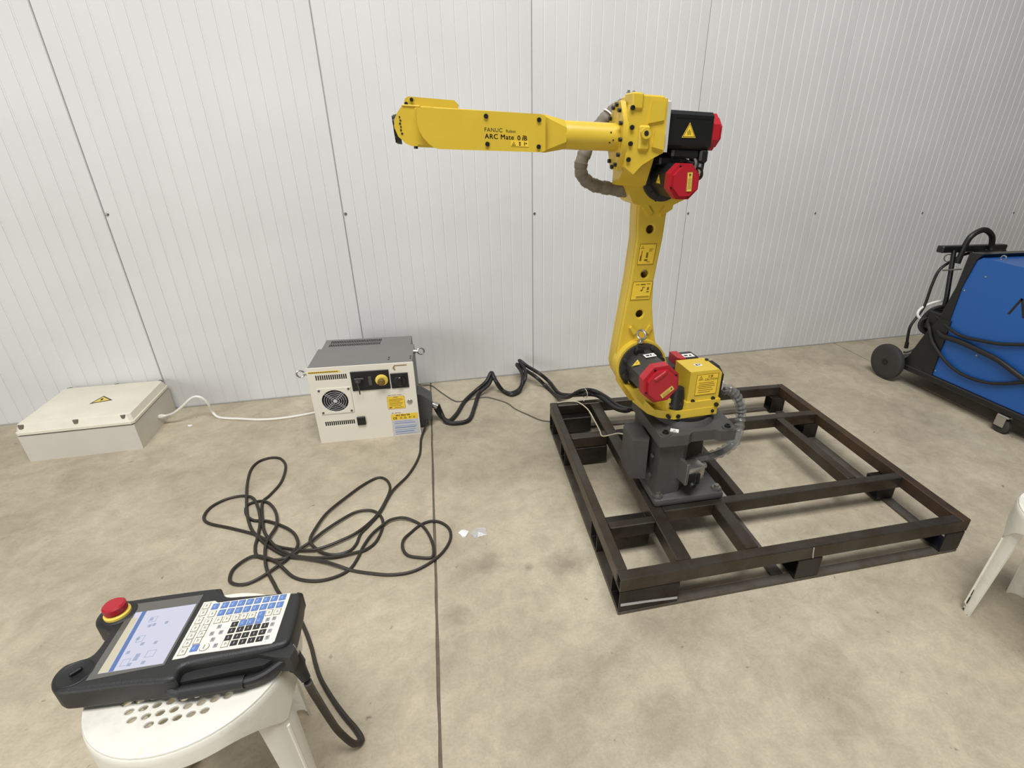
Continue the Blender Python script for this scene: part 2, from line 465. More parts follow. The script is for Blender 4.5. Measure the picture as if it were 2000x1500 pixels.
runner(0.0, 1.375, 0.0, 0.034); runner(0.0, 0.045, 0.035, 1.19); runner(1.325, 1.37, 0.035, 1.155); runner(0.046, 1.37, 1.156, 1.19); runner(.585, .63, .035, 1.155)
g = G(); g.tube([(0.694, -0.0006, 0.152), (0.697, -0.0006, 0.128), (0.702, -0.0006, 0.105)], 0.0022, 6); obj('weld_seam', g, 'weld_bright', front)
g = G(); g.loft([[(0.006, -.001, .040), (.006, -.001, .051), (.006, .001, .051), (.006, .001, .040)], [(.10, -.0012, .036), (.10, -.0012, .045), (.1, .001, .045), (.1, .001, .036)], [(.203, -.001, .027), (.203, -.001, .037), (.203, .001, .037), (.203, .001, .027)]])
obj('paint_stripe', g, 'weld_bright', pal)

# ------------------------------------------------------------------ robot arm
ROB = Matrix.Translation((2.237, -1.4775, 0.155))
rob = thing('industrial_robot', 'yellow six-axis industrial robot arm bolted to the dark steel pallet frame', 'robot', ROB)
# base (pallet-aligned)
g = G()
g.box(.226, .512, .297, .605, .1555, .188, bev=.012, seg=2)
g.prism([(.236, .325), (.335, .335), (.362, .36), (.40, .45), (.49, .47), (.49, .592), (.236, .592)], .186, .425, bev=.012, seg=2)
g.prism([(.222, .305), (.33, .303), (.35, .32), (.44, .32), (.455, .303), (.515, .303), (.525, .33), (.525, .6), (.222, .6)], .418, .46, bev=.010, seg=2)
for (u, v) in ((.248, .325), (.49, .325), (.248, .575), (.49, .575)): g.cyl((u, v, .186), (u, v, .193), .02, n=20); g.cyl((u, v, .455), (u, v, .464), .02, n=20, bev=.002)
g.cyl((.372, .457, .458), (.372, .457, .478), .118, .108, n=40)
base = obj('base', g, 'cast_grey', rob, frame=PAL)
for (u, v) in ((.248, .325), (.49, .325), (.248, .575), (.49, .575)):
    g = G(); g.cyl((u, v, .193), (u, v, .196), .016, n=16); g.cyl((u, v, .196), (u, v, .206), .010, n=6, bev=.001); obj('mounting_bolt', g, 'bolt_steel', base, frame=PAL)
    g = G(); g.cyl((u, v, .464), (u, v, .4665), .0125, n=16); g.lathe([(0, .009), (.006, .009), (.006, .005), (.001, .0045)], (u, v, .4665), (0, 0, 1), 14); obj('socket_bolt', g, 'black', base, frame=PAL)
g = G(); g.cyl((.372, .457, .476), (.372, .457, .492), .100, n=40); obj('slewing_ring', g, 'black', rob, frame=PAL)
g = G(); g.prism([(.155, .39), (.212, .376), (.224, .40), (.224, .512), (.17, .52), (.155, .50)], .235, .402, bev=.006, seg=2)
obj('terminal_box', g, 'cast_grey', rob, frame=PAL)
for z_ in (.26, .345):
    g = G(); g.cyl((.226, .372, z_), (.226, .36, z_), .006, n=8); obj('screw', g, 'bolt_steel', base, frame=PAL)
label_plate('sticker', base, PAL @ Matrix.Translation((.268, .335, .4605)) @ Matrix.Rotation(-.5, 4, 'Z'), .032, .026, 'label_white', 'ink', .001, texts=[('G', .011, .009, .013, 0)], bars=[(.005, .004, .02, .002)])
# connector on the front of the base
g = G(); CN = PAL @ Matrix.Translation((.378, .338, .282)) @ Matrix.Rotation(.2, 4, 'Z') @ Matrix.Scale(1.12, 4)
g.box(-.045, .03, -.035, .02, -.025, .03, bev=.006, seg=2); g.box(-.05, -.038, -.038, .02, -.028, .055, bev=.002); g.cyl((.03, -.01, .012), (.048, -.012, .012), .010, n=12)
g.mi = 1; g.box(-.036, -.012, -.040, -.036, -.03, .012); g.box(-.004, .008, -.040, -.036, -.034, .006); g.cyl((-.02, -.02, -.028), (-.02, -.045, -.036), .014, n=14)
obj('connector', g, ['silver', 'black'], rob, frame=CN)
g = G(); sl = spline([(2.385, -1.50, .552), (2.413, -1.50, .55), (2.452, -1.50, .516), (2.478, -1.505, .47), (2.482, -1.51, .425), (2.47, -1.53, .377), (2.44, -1.555, .342), (2.38, -1.568, .318), (2.31, -1.568, .305), (2.255, -1.555, .29), (2.24, -1.545, .27)], 8)
g.tube(sl, .021, 14, rr=[.019 + .0028 * math.sin(i * 1.9) for i in range(len(sl))], cap=False)
obj('cable_sleeve', g, 'clear_sleeve', rob, frame=W_)
g = G()
for dx, dy in ((-.006, .004), (.006, -.004), (.002, .008), (-.004, -.008)): g.tube([p + Vector((dx * .8, dy, dx)) for p in sl[:-6]], .0042, 6)
obj('sleeve_wires', g, 'cable_grey', rob, frame=W_)
# turntable casting
g = G()
g.prism([(2.075, -1.50), (2.10, -1.538), (2.15, -1.566), (2.325, -1.566), (2.345, -1.54), (2.345, -1.40), (2.30, -1.36), (2.12, -1.36), (2.06, -1.40)], .492, .523, bev=.006, seg=2)
g.loft([[(1.992, -1.432, .605), (2.002, -1.446, .600), (2.002, -1.446, .622), (1.992, -1.432, .627)],
        [(2.028, -1.466, .548), (2.042, -1.484, .545), (2.042, -1.484, .567), (2.028, -1.466, .570)],
        [(2.065, -1.492, .500), (2.09, -1.53, .497), (2.09, -1.53, .521), (2.065, -1.492, .524)],
        [(2.12, -1.52, .496), (2.15, -1.566, .494), (2.15, -1.566, .522), (2.12, -1.52, .523)]], bev=.003)
# wall behind the axis-two motor and the floor of the cradle
g.prism([(1.978, .60), (2.03, .522), (2.15, .51), (2.20, .54), (2.165, .66), (2.15, .70), (2.12, .735), (2.06, .752), (2.00, .735), (1.975, .69), (1.97, .65)], -1.442, -1.418, 'y', bev=.006, seg=2)
g.prism([(1.99, .602), (2.075, .508), (2.16, .515), (2.10, .56), (2.045, .60)], -1.50, -1.43, 'y', bev=.004)
g.cyl((2.165, -1.50, .50), (2.165, -1.50, .56), .045, .04, n=20)
g.prism([(2.185, .515), (2.335, .515), (2.335, .552), (2.195, .552)], -1.563, -1.38, 'y', bev=.004)
turn = obj('turntable', g, 'yellow', rob, frame=W_)
for (x, z_, r) in ((2.128, .506, .007), (2.165, .504, .008), (2.318, .532, .008), (2.305, .508, .006)):
    g = G(); g.cyl((x, -1.563 if x > 2.15 else -1.556, z_), (x, -1.571, z_), r, n=12); obj('socket_bolt', g, 'black', turn, frame=W_)
g = G(); g.cyl((2.172, -1.53, .60), (2.172, -1.53, .524), .022, .03, n=16); g.cyl((2.185, -1.545, .545), (2.15, -1.53, .528), .018, n=14); obj('cable_boot', g, 'black', turn, frame=W_)
# yellow cover box with caution label
g = G(); g.prism([(2.200, .546), (2.328, .546), (2.328, .655), (2.315, .668), (2.200, .668)], -1.556, -1.446, 'y', bev=.005, seg=2)
cov = obj('motor_cover', g, 'yellow', rob, frame=W_)
CAU = frame_xy((2.226, -1.5568, .574), (1, 0, 0), (0, 0, 1))
label_plate('caution_label', cov, CAU, .088, .082, 'label_yellow', 'ink_soft', .0016, tris=[(.017, .060, .019)],
            texts=[('CAUTION', .033, .0565, .0115, .0002), ('注意', .044, .068, .011, 0)],
            bars=[(.012, .047, .06, .0022), (.012, .040, .064, .0022), (.008, .033, .07, .0022), (.012, .026, .055, .0022), (.012, .018, .06, .0022), (.012, .010, .05, .0022)])
label_plate('code_sticker', cov, frame_xy((2.245, -1.515, .6685), (1, .1, 0), (-.1, 1, 0)), .028, .02, 'label_white', 'ink', 0, bars=[(.004, .004, .008, .012), (.014, .004, .004, .006), (.02, .008, .005, .009), (.014, .013, .004, .004)])
for (x, z_) in ((2.222, .553), (2.305, .555)):
    g = G(); g.cyl((x, -1.555, z_), (x, -1.5625, z_), .0075, n=12); obj('socket_bolt', g, 'black', cov, frame=W_)
g = G(); g.cyl((2.314, -1.47, .668), (2.314, -1.47, .673), .007, n=12); obj('socket_bolt', g, 'black', cov, frame=W_)
g = G(); g.prism([(-1.545, .552), (-1.46, .552), (-1.46, .660), (-1.51, .660), (-1.545, .640)], 2.329, 2.345, 'x', bev=.004); obj('connector_plate', g, 'black', rob, frame=W_)
g = G(); g.box(2.345, 2.372, -1.52, -1.49, .56, .60, bev=.005); g.box(2.345, 2.385, -1.49, -1.47, .548, .57, bev=.004); obj('cable_gland', g, 'white', rob, frame=W_)
# vertical axis-one motor behind the cover
g = G(); g.prism([(2.185, -1.435), (2.20, -1.443), (2.30, -1.443), (2.315, -1.43), (2.315, -1.345), (2.185, -1.345)], .52, .640, bev=.004)
mo = obj('motor', g, 'motor_grey', rob, frame=W_)
g = G(); g.prism([(2.212, -1.435), (2.222, -1.443), (2.242, -1.443), (2.242, -1.37), (2.212, -1.37)], .60, .672, bev=.005); obj('motor_cap', g, 'red', mo, frame=W_)
g = G(); g.box(2.244, 2.31, -1.43, -1.36, .640, .664, bev=.008, seg=2); obj('motor_lid', g, 'motor_black', mo, frame=W_)
label_plate('sticker', mo, frame_xy((2.25, -1.42, .6645), (1, 0, 0), (0, 1, 0)), .045, .03, 'label_white', 'ink', 0, bars=[(.006, .008, .014, .012), (.026, .008, .01, .01)])

def oct_pts(cx, cz, r, ph=PI / 8, cut=0): return [(cx + r * math.cos(ph + i * PI / 4), cz + r * math.sin(ph + i * PI / 4)) for i in range(8)]
# axis-two motor
X2, Z2 = 2.06, .662
g = G(); g.cyl((X2, -1.442, Z2), (X2, -1.454, Z2), .086, n=44, bev=.002)
for i in range(8):
    a = i * PI / 4 + .35
    g.cyl((X2 + .076 * math.cos(a), -1.454, Z2 + .076 * math.sin(a)), (X2 + .076 * math.cos(a), -1.462, Z2 + .076 * math.sin(a)), .007, n=10)
m2 = obj('motor', g, 'motor_grey', rob, frame=W_)
g = G(); g.prism(oct_pts(X2, Z2, .066, PI / 8 + .08), -1.574, -1.454, 'y', bev=.004)
obj('motor_body', g, 'motor_grey', m2, frame=W_)
for a in (.35 + PI * .5, .35 + PI, .35, .35 + 1.5 * PI):
    g = G(); c_, s_ = math.cos(a), math.sin(a)
    g.cyl((X2 + .066 * c_, -1.453, Z2 + .066 * s_), (X2 + .066 * c_, -1.475, Z2 + .066 * s_), .016, n=14); obj('motor_foot', g, 'motor_black', m2, frame=W_)
def motor_cap(parent, X, Y0, Z, r, d, ph):
    """octagonal red end cap facing -y with raised ribs"""
    g = G(); g.prism(oct_pts(X, Z, r, ph), Y0 - d * .72, Y0, 'y', bev=.004)
    g.prism(oct_pts(X, Z, r * .80, ph), Y0 - d, Y0 - d * .7, 'y', bev=.007, seg=2)
    cap = obj('motor_cap', g, 'red', parent, frame=W_)
    for i in range(4):
        a = ph + i * PI / 2; q = r * .84
        gg = G(); gg.cyl((X + q * math.cos(a), Y0 - d * .70, Z + q * math.sin(a)), (X + q * math.cos(a), Y0 - d * .78, Z + q * math.sin(a)), r * .055, n=10); obj('cap_screw', gg, 'black', cap, frame=W_)
    return cap
c2 = motor_cap(m2, X2, -1.572, Z2, .070, .046, PI / 8 + .08)
g = G()
for (dx, dz, w) in ((-.012, .036, .05),): g.box(-w / 2, w / 2, -.007, .007, -.003, .004, M=frame_xy((X2 + dx, -1.618, Z2 + dz), (.83, 0, .55), (-.55, 0, .83)), bev=.003)
obj('cap_rib', g, 'red', c2, frame=W_)
label_plate('rating_label', c2, frame_xy((X2 + .004, -1.6183, Z2 - .048), (.80, 0, .60), (-.60, 0, .80)), .052, .018, 'label_pale', 'ink_soft', .001, bars=[(.005, .011, .03, .0016), (.005, .007, .035, .0016), (.005, .003, .03, .0016), (.04, .006, .007, .007)])
a = 2.22
warn_triangle('warning_triangle', m2, frame_xy((X2 - .0475, -1.508, Z2 + .0395), (.76, 0, .65), (0, 1, 0)) @ Matrix.Rotation(-.8, 4, 'Z'), .034)
label_plate('sticker', m2, frame_xy((X2 - .022, -1.522, Z2 + .0628), (.997, 0, .08), (0, 1, 0)), .040, .026, 'label_white', 'ink', 0, bars=[(.006, .008, .012, .011), (.021, .008, .006, .011), (.03, .008, .007, .004)])

# lower arm
arm_out = [(2.013, 1.24), (2.012, 1.19), (2.016, 1.10), (2.006, .97), (1.988, .82), (1.978, .74), (1.970, .66)]
arm_out += [(X2 + .089 * math.cos(a_), Z2 + .089 * math.sin(a_)) for a_ in [PI + .15 + k * (PI - .3) / 12 for k in range(13)]]
arm_out += [(2.150, .69), (2.122, .74), (2.108, .80), (2.096, .87), (2.092, .96), (2.100, 1.03), (2.109, 1.10), (2.113, 1.17), (2.118, 1.24)]
circ = lambda x, y, r, n=16: [(x + r * math.cos(2 * PI * i / n), y + r * math.sin(2 * PI * i / n)) for i in range(n)]
MY = Matrix(((1, 0, 0, 0), (0, 0, 1, 0), (0, 1, 0, 0), (0, 0, 0, 1)))
hol = [circ(2.061, 1.131, .0135), circ(2.056, .985, .0135), circ(2.050, .846, .0135)]
cav = [(2.028, 1.16), (2.030, 1.10), (2.024, .97), (2.010, .84), (2.004, .80), (2.088, .80), (2.078, .87), (2.074, .96), (2.083, 1.03), (2.090, 1.10), (2.092, 1.16)]
g = G()
for (hl, th_, yc, bv) in ((hol, .012, -1.4120, .005), ([cav], .046, -1.3830, .0005), ([circ(2.072, .995, .015)], .012, -1.3540, .005)):
    me = curve_mesh(arm_out, hl, th_, bv, 1)
    g.addmesh(me, Matrix.Translation((0, yc, 0)) @ MY); bpy.data.meshes.remove(me)
# raised hub ribs by the eyebolt and neck lugs
g.cyl((X2, -1.445, Z2), (X2, -1.40, Z2), .094, n=44, bev=.004)
g.prism([(2.03, .775), (2.012, .80), (2.02, .806), (2.042, .784)], -1.428, -1.416, 'y', bev=.003)
g.prism([(2.075, .784), (2.09, .806), (2.10, .80), (2.088, .772)], -1.428, -1.416, 'y', bev=.003)
g.prism([(2.005, 1.215), (2.05, 1.175), (2.06, 1.183), (2.03, 1.222)], -1.427, -1.414, 'y', bev=.003)
g.prism([(2.085, 1.183), (2.09, 1.172), (2.128, 1.195), (2.13, 1.222), (2.115, 1.224)], -1.427, -1.39, 'y', bev=.003)
low = obj('lower_arm', g, 'yellow', rob, frame=W_)
g = G(); g.torus((2.048, -1.452, .782), (.75, .66, 0), .016, .0048, 20, 8); g.cyl((2.048, -1.446, .755), (2.048, -1.450, .768), .007, n=10); g.cyl((2.048, -1.446, .752), (2.048, -1.446, .757), .012, n=12)
obj('eyebolt', g, 'silver', low, frame=W_)
YF = -1.4185
label_plate('diagram_label', low, frame_xy((2.022, YF, 1.018), (1, 0, 0), (.10, 0, 1)), .060, .068, 'label_yellow', 'ink_soft', .0016, tris=[(.011, .052, .012)], bars=[(.036, .050, .014, .002), (.036, .044, .012, .002), (.007, .012, .006, .018), (.010, .03, .003, .016), (.024, .012, .012, .006), (.028, .022, .007, .018), (.033, .008, .012, .002)])
label_plate('diagram_label', low, frame_xy((2.008, YF, .898), (1, 0, 0), (.10, 0, 1)), .074, .064, 'label_yellow', 'ink_soft', .0016, bars=[(.012, .052, .014, .0022), (.03, .051, .018, .004), (.052, .053, .014, .0022), (.038, .032, .003, .012), (.038, .042, .010, .0025), (.033, .03, .006, .005), (.055, .025, .010, .004), (.056, .033, .007, .010), (.02, .010, .048, .0022), (.02, .006, .05, .0018)])

# elbow casting
X3, Z3 = 2.076, 1.286
g = G()
g.prism([(1.908, 1.318), (1.908, 1.455), (1.920, 1.486), (1.938, 1.493), (2.022, 1.493), (2.022, 1.358), (1.995, 1.345), (1.96, 1.325), (1.935, 1.30)], -1.532, -1.412, 'y', bev=.008, seg=2)
g.prism([(1.955, 1.34), (1.952, 1.285), (1.960, 1.262), (1.985, 1.215), (2.0, 1.208), (2.12, 1.205), (2.165, 1.225), (2.175, 1.27), (2.165, 1.33), (2.12, 1.37), (2.02, 1.40), (1.96, 1.40)], -1.432, -1.335, 'y', bev=.008, seg=2)
g.loft([[(1.915, -1.525, 1.335), (2.0, -1.525, 1.35), (2.0, -1.43, 1.36), (1.915, -1.43, 1.36)], [(1.925, -1.44, 1.265), (2.02, -1.436, 1.26), (2.02, -1.40, 1.26), (1.925, -1.40, 1.265)]], bev=.004)
g.box(1.942, 1.975, -1.540, -1.528, 1.362, 1.425, bev=.005); g.cyl((1.958, -1.538, 1.405), (1.958, -1.549, 1.405), .014, n=20, bev=.002)
g.box(1.915, 1.948, -1.538, -1.48, 1.462, 1.502, bev=.004)
g.prism([(1.985, 1.372), (2.02, 1.365), (2.02, 1.405), (1.99, 1.415)], -1.539, -1.528, 'y', bev=.004)
g.prism([(1.968, 1.43), (2.015, 1.44), (2.015, 1.485), (1.975, 1.485)], -1.537, -1.528, 'y', bev=.004)
g.box(1.93, 2.015, -1.53, -1.42, 1.485, 1.499, bev=.004)
# octagonal mounting flange facing the forearm
def flange_ring(x0, x1, ry, rz):
    pts = [(-1.4775 + ry * math.cos(PI / 8 + i * PI / 4), 1.395 + rz * math.sin(PI / 8 + i * PI / 4)) for i in range(8)]
    g.prism(pts, x0, x1, 'x', bev=.006, seg=2)
flange_ring(1.896, 1.911, .060, .094)
elb = obj('elbow_housing', g, 'yellow', rob, frame=W_)
for i in range(12):
    a = i * 2 * PI / 12 + .1
    g = G(); y_ = -1.4775 + .047 * math.cos(a); z_ = 1.395 + .079 * math.sin(a)
    g.cyl((1.897, y_, z_), (1.888, y_, z_), .0055, n=10); obj('socket_bolt', g, 'black', elb, frame=W_)
for (x, z_) in ((1.918, 1.465), (1.920, 1.418), (1.919, 1.378), (1.916, 1.338)):
    g = G(); g.cyl((x, -1.531, z_), (x, -1.538, z_), .0062, n=10); obj('socket_bolt', g, 'black', elb, frame=W_)
g = G(); g.cyl((1.958, -1.549, 1.405), (1.958, -1.5495, 1.405), .007, n=14); obj('plug_hole', g, 'ink', elb, frame=W_)
g = G(); g.cyl((2.062, -1.431, 1.222), (2.062, -1.434, 1.222), .004, n=10); obj('plug_hole', g, 'ink', elb, frame=W_)
for (x, y_) in ((1.932, -1.465), (1.952, -1.455)):
    g = G(); g.cyl((x, y_, 1.496), (x, y_, 1.507), .006, n=6); g.cyl((x, y_, 1.507), (x, y_, 1.512), .004, n=8); obj('grease_nipple', g, 'silver', elb, frame=W_)
g = G(); g.prism([(-1.535, 1.36), (-1.42, 1.36), (-1.42, 1.49), (-1.44, 1.498), (-1.50, 1.498), (-1.535, 1.485)], 2.022, 2.032, 'x', bev=.002); obj('adapter_plate', g, 'aluminium', elb, frame=W_)
# axis-four motor (axis along x)
g = G(); g.prism([(-1.5225, 1.38), (-1.512, 1.370), (-1.443, 1.370), (-1.4325, 1.38), (-1.4325, 1.458), (-1.443, 1.468), (-1.512, 1.468), (-1.5225, 1.458)], 2.032, 2.178, 'x', bev=.003)
m4 = obj('motor', g, 'motor_black', rob, frame=W_)
g = G(); r4 = .053
o8 = lambda r: [(-1.4775 + r * math.cos(PI / 8 + i * PI / 4), 1.418 + r * math.sin(PI / 8 + i * PI / 4)) for i in range(8)]
g.prism(o8(r4), 2.178, 2.20, 'x', bev=.004); g.prism(o8(r4 * .8), 2.198, 2.212, 'x', bev=.006, seg=2); obj('motor_cap', g, 'red', m4, frame=W_)
g = G(); g.box(2.06, 2.17, -1.5235, -1.5215, 1.449, 1.456); obj('motor_rib', g, 'motor_black', m4, frame=W_)
warn_triangle('warning_triangle', m4, frame_xy((2.102, -1.5232, 1.413), (1, 0, .02), (-.02, 0, 1)), .042)
# axis-three motor
g = G(); g.cyl((X3, -1.430, Z3), (X3, -1.442, Z3), .067, n=44, bev=.002); obj('gearbox_ring', g, 'motor_grey', rob, frame=W_)
g = G(); g.cyl((X3, -1.442, Z3), (X3, -1.447, Z3), .060, n=40)
for i in range(14):
    a = i * 2 * PI / 14
    g.cyl((X3 + .054 * math.cos(a), -1.447, Z3 + .054 * math.sin(a)), (X3 + .054 * math.cos(a), -1.453, Z3 + .054 * math.sin(a)), .005, n=8)
m3 = obj('motor', g, 'motor_grey', rob, frame=W_)
g = G(); g.prism(oct_pts(X3, Z3, .050), -1.548, -1.447, 'y', bev=.003); obj('motor_body', g, 'motor_black', m3, frame=W_)
c3 = motor_cap(m3, X3, -1.546, Z3, .0515, .038, PI / 8)
label_plate('rating_label', c3, frame_xy((X3 + .004, -1.5845, Z3 - .026), (1, 0, .05), (-.05, 0, 1)), .017, .052, 'label_pale', 'ink_soft', .001, bars=[(.004, .006, .0016, .03), (.008, .006, .0016, .034), (.012, .006, .0016, .03), (.005, .041, .007, .007)])
warn_triangle('warning_triangle', m3, frame_xy((X3 - .0468, -1.505, Z3 - .002), (0, -1, 0), (0, 0, 1)), .026)
# connectors and motor cables between the two upper motors
g = G(); g.box(2.06, 2.15, -1.515, -1.44, 1.345, 1.372, bev=.006); g.box(2.15, 2.178, -1.52, -1.45, 1.335, 1.372, bev=.006); g.cyl((2.166, -1.50, 1.34), (2.158, -1.51, 1.318), .012, n=12); g.box(2.03, 2.10, -1.50, -1.44, 1.325, 1.35, bev=.005)
g.cyl((2.13, -1.50, Z3 + .0), (2.148, -1.50, Z3 - .004), .012, n=12, bev=.002)
obj('motor_connector', g, 'black', rob, frame=W_)
g = G()
for pts in ([(2.09, -1.49, 1.345), (2.12, -1.505, 1.338), (2.15, -1.505, 1.325), (2.16, -1.49, 1.30), (2.145, -1.46, 1.29)], [(2.07, -1.47, 1.345), (2.11, -1.48, 1.33), (2.16, -1.47, 1.335), (2.185, -1.46, 1.31), (2.17, -1.43, 1.285)], [(2.165, -1.50, 1.335), (2.18, -1.49, 1.30), (2.18, -1.46, 1.285), (2.15, -1.45, 1.285)]):
    g.tube(spline(pts, 6), .0048, 8)
obj('motor_cable', g, 'cable_black', rob, frame=W_)
g = G()
for pts in ([(2.13, -1.50, 1.36), (2.145, -1.508, 1.335), (2.135, -1.505, 1.31)], [(2.15, -1.505, 1.33), (2.165, -1.50, 1.31), (2.155, -1.49, 1.295)]): g.tube(spline(pts, 6), .006, 8)
obj('cable_clip', g, 'silver', rob, frame=W_)
# forearm
ZC = 1.393
g = G()
g.cyl((1.69, -1.4775, ZC), (1.899, -1.4775, ZC), .036, n=36)
rect = lambda x, y0, y1, z0, z1, c: [(x, y0 + c, z0), (x, y1 - c, z0), (x, y1, z0 + c), (x, y1, z1 - c), (x, y1 - c, z1), (x, y0 + c, z1), (x, y0, z1 - c), (x, y0, z0 + c)]
g.loft([rect(1.36, -1.5165, -1.431, 1.350, 1.440, .006), rect(1.684, -1.5165, -1.431, 1.348, 1.438, .006), rect(1.742, -1.513, -1.442, 1.358, 1.428, .018)], bev=.002)
fore = obj('forearm', g, 'yellow', rob, frame=W_)
FA = [(1.363, 1.400), (1.366, 1.385), (1.373, 1.372), (1.386, 1.358), (1.398, 1.350), (1.41, 1.3475), (1.667, 1.3485), (1.680, 1.352), (1.680, 1.434), (1.667, 1.4375), (1.363, 1.4365)]
g = G(); g.prism(FA, -1.5290, -1.5160, 'y', bev=.003); plate = obj('side_cover', g, 'yellow', fore, frame=W_)
for (x, z_) in ((1.5275, 1.4255), (1.6625, 1.424), (1.5285, 1.363), (1.6615, 1.3615)):
    g = G(); g.cyl((x, -1.5290, z_), (x, -1.5325, z_), .0055, n=14); obj('socket_bolt', g, 'black', plate, frame=W_)
g = G()
LT = frame_xy((1.522, -1.52915, 1.3915), (1, 0, 0), (0, 0, 1))
def put(t_, sz, x, y_, bo, sp=1.0, sh=0.0): g.addmesh(text_mesh(t_, sz, .0002, bo, sp), LT @ Matrix.Translation((x, y_, 0)) @ Matrix(((1, sh, 0, 0), (0, 1, 0, 0), (0, 0, 1, 0), (0, 0, 0, 1))))
put('FANUC', .0132, 0, 0, 0, 1.08); put('Robot', .0098, .0545, 0, 0)
for k in range(3):
    dx = k * .00035
    put('ARC Mate', .0158, .0005 + dx, -.0158, 0, 1.12); put('0', .0158, .0835 + dx, -.0165, 0); put('i', .0185, .0950 + dx, -.0165, 0, 1, .2); put('B', .0158, .1000 + dx, -.0165, 0)
obj('lettering', g, 'ink', plate, frame=W_)
label_plate('pictogram_strip', plate, frame_xy((1.589, -1.5292, 1.3605), (1, 0, 0), (0, 0, 1)), .046, .0125, 'label_yellow', 'ink', 0, tris=[(.007, .0015, .0105)], bars=[(.0205, .002, .0045, .003), (.0205, .0065, .0045, .004), (.034, .002, .002, .009), (.0375, .006, .004, .003)])
# wrist head
WH = [(1.404, 1.352), (1.345, 1.352), (1.332, 1.357), (1.316, 1.372), (1.309, 1.392), (1.311, 1.408), (1.320, 1.424), (1.331, 1.4375), (1.404, 1.4385)]
g = G(); g.prism(WH, -1.5145, -1.435, 'y', bev=.006, seg=2); g.box(1.331, 1.374, -1.5165, -1.434, 1.4365, 1.4415, bev=.002)
g.prism([(1.336, 1.440), (1.340, 1.454), (1.348, 1.459), (1.455, 1.457), (1.463, 1.450), (1.464, 1.438)], -1.510, -1.445, 'y', bev=.004, seg=2)
wr = obj('wrist', g, 'yellow', rob, frame=W_)
g = G(); tl = Matrix.Translation((1.318, -1.4785, 1.388)) @ Matrix.Rotation(-.05, 4, 'Y')
g.cyl((.004, 0, 0), (-.008, 0, 0), .034, .032, n=32, bev=.002, M=tl); g.cyl((-.007, 0, 0), (-.011, 0, 0), .02, n=24, M=tl)
for i in range(8): g.cyl((-.007, .026 * math.cos(i * PI / 4), .026 * math.sin(i * PI / 4)), (-.011, .026 * math.cos(i * PI / 4), .026 * math.sin(i * PI / 4)), .004, n=8, M=tl)
obj('tool_flange', g, 'black', wr, frame=W_)
for (x, y_, z_) in ((1.355, -1.5105, 1.4525), (1.462, -1.49, 1.447), (1.342, -1.51, 1.443)):
    g = G(); g.cyl((x, y_ + .002, z_), (x, y_ - .004, z_), .0042, n=10); obj('socket_bolt', g, 'black', wr, frame=W_)
g = G(); g.cyl((1.355, -1.50, 1.353), (1.355, -1.50, 1.346), .005, n=10); obj('socket_bolt', g, 'black', wr, frame=W_)
g = G()
for k, (dx, z_) in enumerate(((0, 1.412), (.001, 1.405), (-.001, 1.398), (.001, 1.391), (0, 1.384), (.0015, 1.3765))): g.box(1.322 + dx, 1.325 + dx + (k % 3) * .0008, -1.5155, -1.5140, z_, z_ + .004)
obj('index_marks', g, 'ink', wr, frame=W_)
for (y_, z_) in ((-1.506, 1.402), (-1.500, 1.388), (-1.508, 1.38)):
    g = G(); r_ = math.hypot(y_ + 1.4775, z_ - ZC); k = .0365 / max(r_, 1e-3)
    y2 = -1.4775 + (y_ + 1.4775) * k; z2 = ZC + (z_ - ZC) * k
    g.cyl((1.876 + (y_ + 1.50) * 1.2, y2 + .002, z2), (1.876 + (y_ + 1.50) * 1.2, y2 - .001, z2), .0022, n=8); obj('plug_hole', g, 'ink', fore, frame=W_)
# dress-pack hose looping behind the elbow
g = G(); hs = spline([(1.96, -1.40, 1.475), (1.937, -1.40, 1.474), (1.904, -1.395, 1.450), (1.870, -1.39, 1.413), (1.843, -1.39, 1.362), (1.826, -1.39, 1.32), (1.832, -1.39, 1.285), (1.866, -1.39, 1.262), (1.917, -1.39, 1.252), (1.985, -1.385, 1.243)], 10)
g.tube(hs, .02, 14, rr=[.0195 + .0012 * math.sin(i * .9) + .0008 * math.sin(i * 2.3) for i in range(len(hs))])
obj('hose', g, 'conduit', rob, frame=W_)
g = G(); g.torus((1.905, -1.397, 1.452), (.66, 0, .75), .0205, .0022, 24, 6); obj('cable_tie', g, 'white', rob, frame=W_)

# ------------------------------------------------------------------ robot controller cabinet
CTR = Matrix.Translation((0.80303503, -0.57374344, 0)) @ Matrix.Rotation(math.radians(-3.4147), 4, 'Z')
ctr = thing('control_cabinet', 'cream-fronted robot control cabinet with fan grille standing on the floor by the wall', 'cabinet', CTR)
g = G(); g.prism([(.0055, .0), (.258, .0), (.258, .395), (.0055, .398)], .002, .462, 'x', bev=.004)
g.prism([(.2585, .01), (.39, .01), (.39, .394), (.2585, .394)], .017, .445, 'x', bev=.004)
body = obj('body', g, 'cabinet_grey', ctr)
for row, (v0, v1) in enumerate(((.288, .318), (.33, .368))):
    for k in range(30):
        u = .045 + k * .0083 + row * .002
        g = G(); g.box(u, u + .0045, v0, v1, .3935, .3948); obj('vent_slot', g, 'dark_inside', body)
for (u, v) in ((.352, .06), (.352, .085), (.452, .058), (.452, .085)):
    g = G(); g.cyl((u, v, .396), (u, v, .3995), .004, n=8); obj('screw', g, 'black', body)
g = G(); g.box(.355, .45, .056, .058, .3962, .3972); obj('hinge_line', g, 'dark_inside', body)
slots = []
for k in range(15): slots.append([(.032 + k * .0091, .337), (.0378 + k * .0091, .337), (.0378 + k * .0091, .3635), (.032 + k * .0091, .3635)])
for k in range(15): slots.append([(.034 + k * .0090, .093), (.0398 + k * .0090, .093), (.0398 + k * .0090, .118), (.034 + k * .0090, .118)])
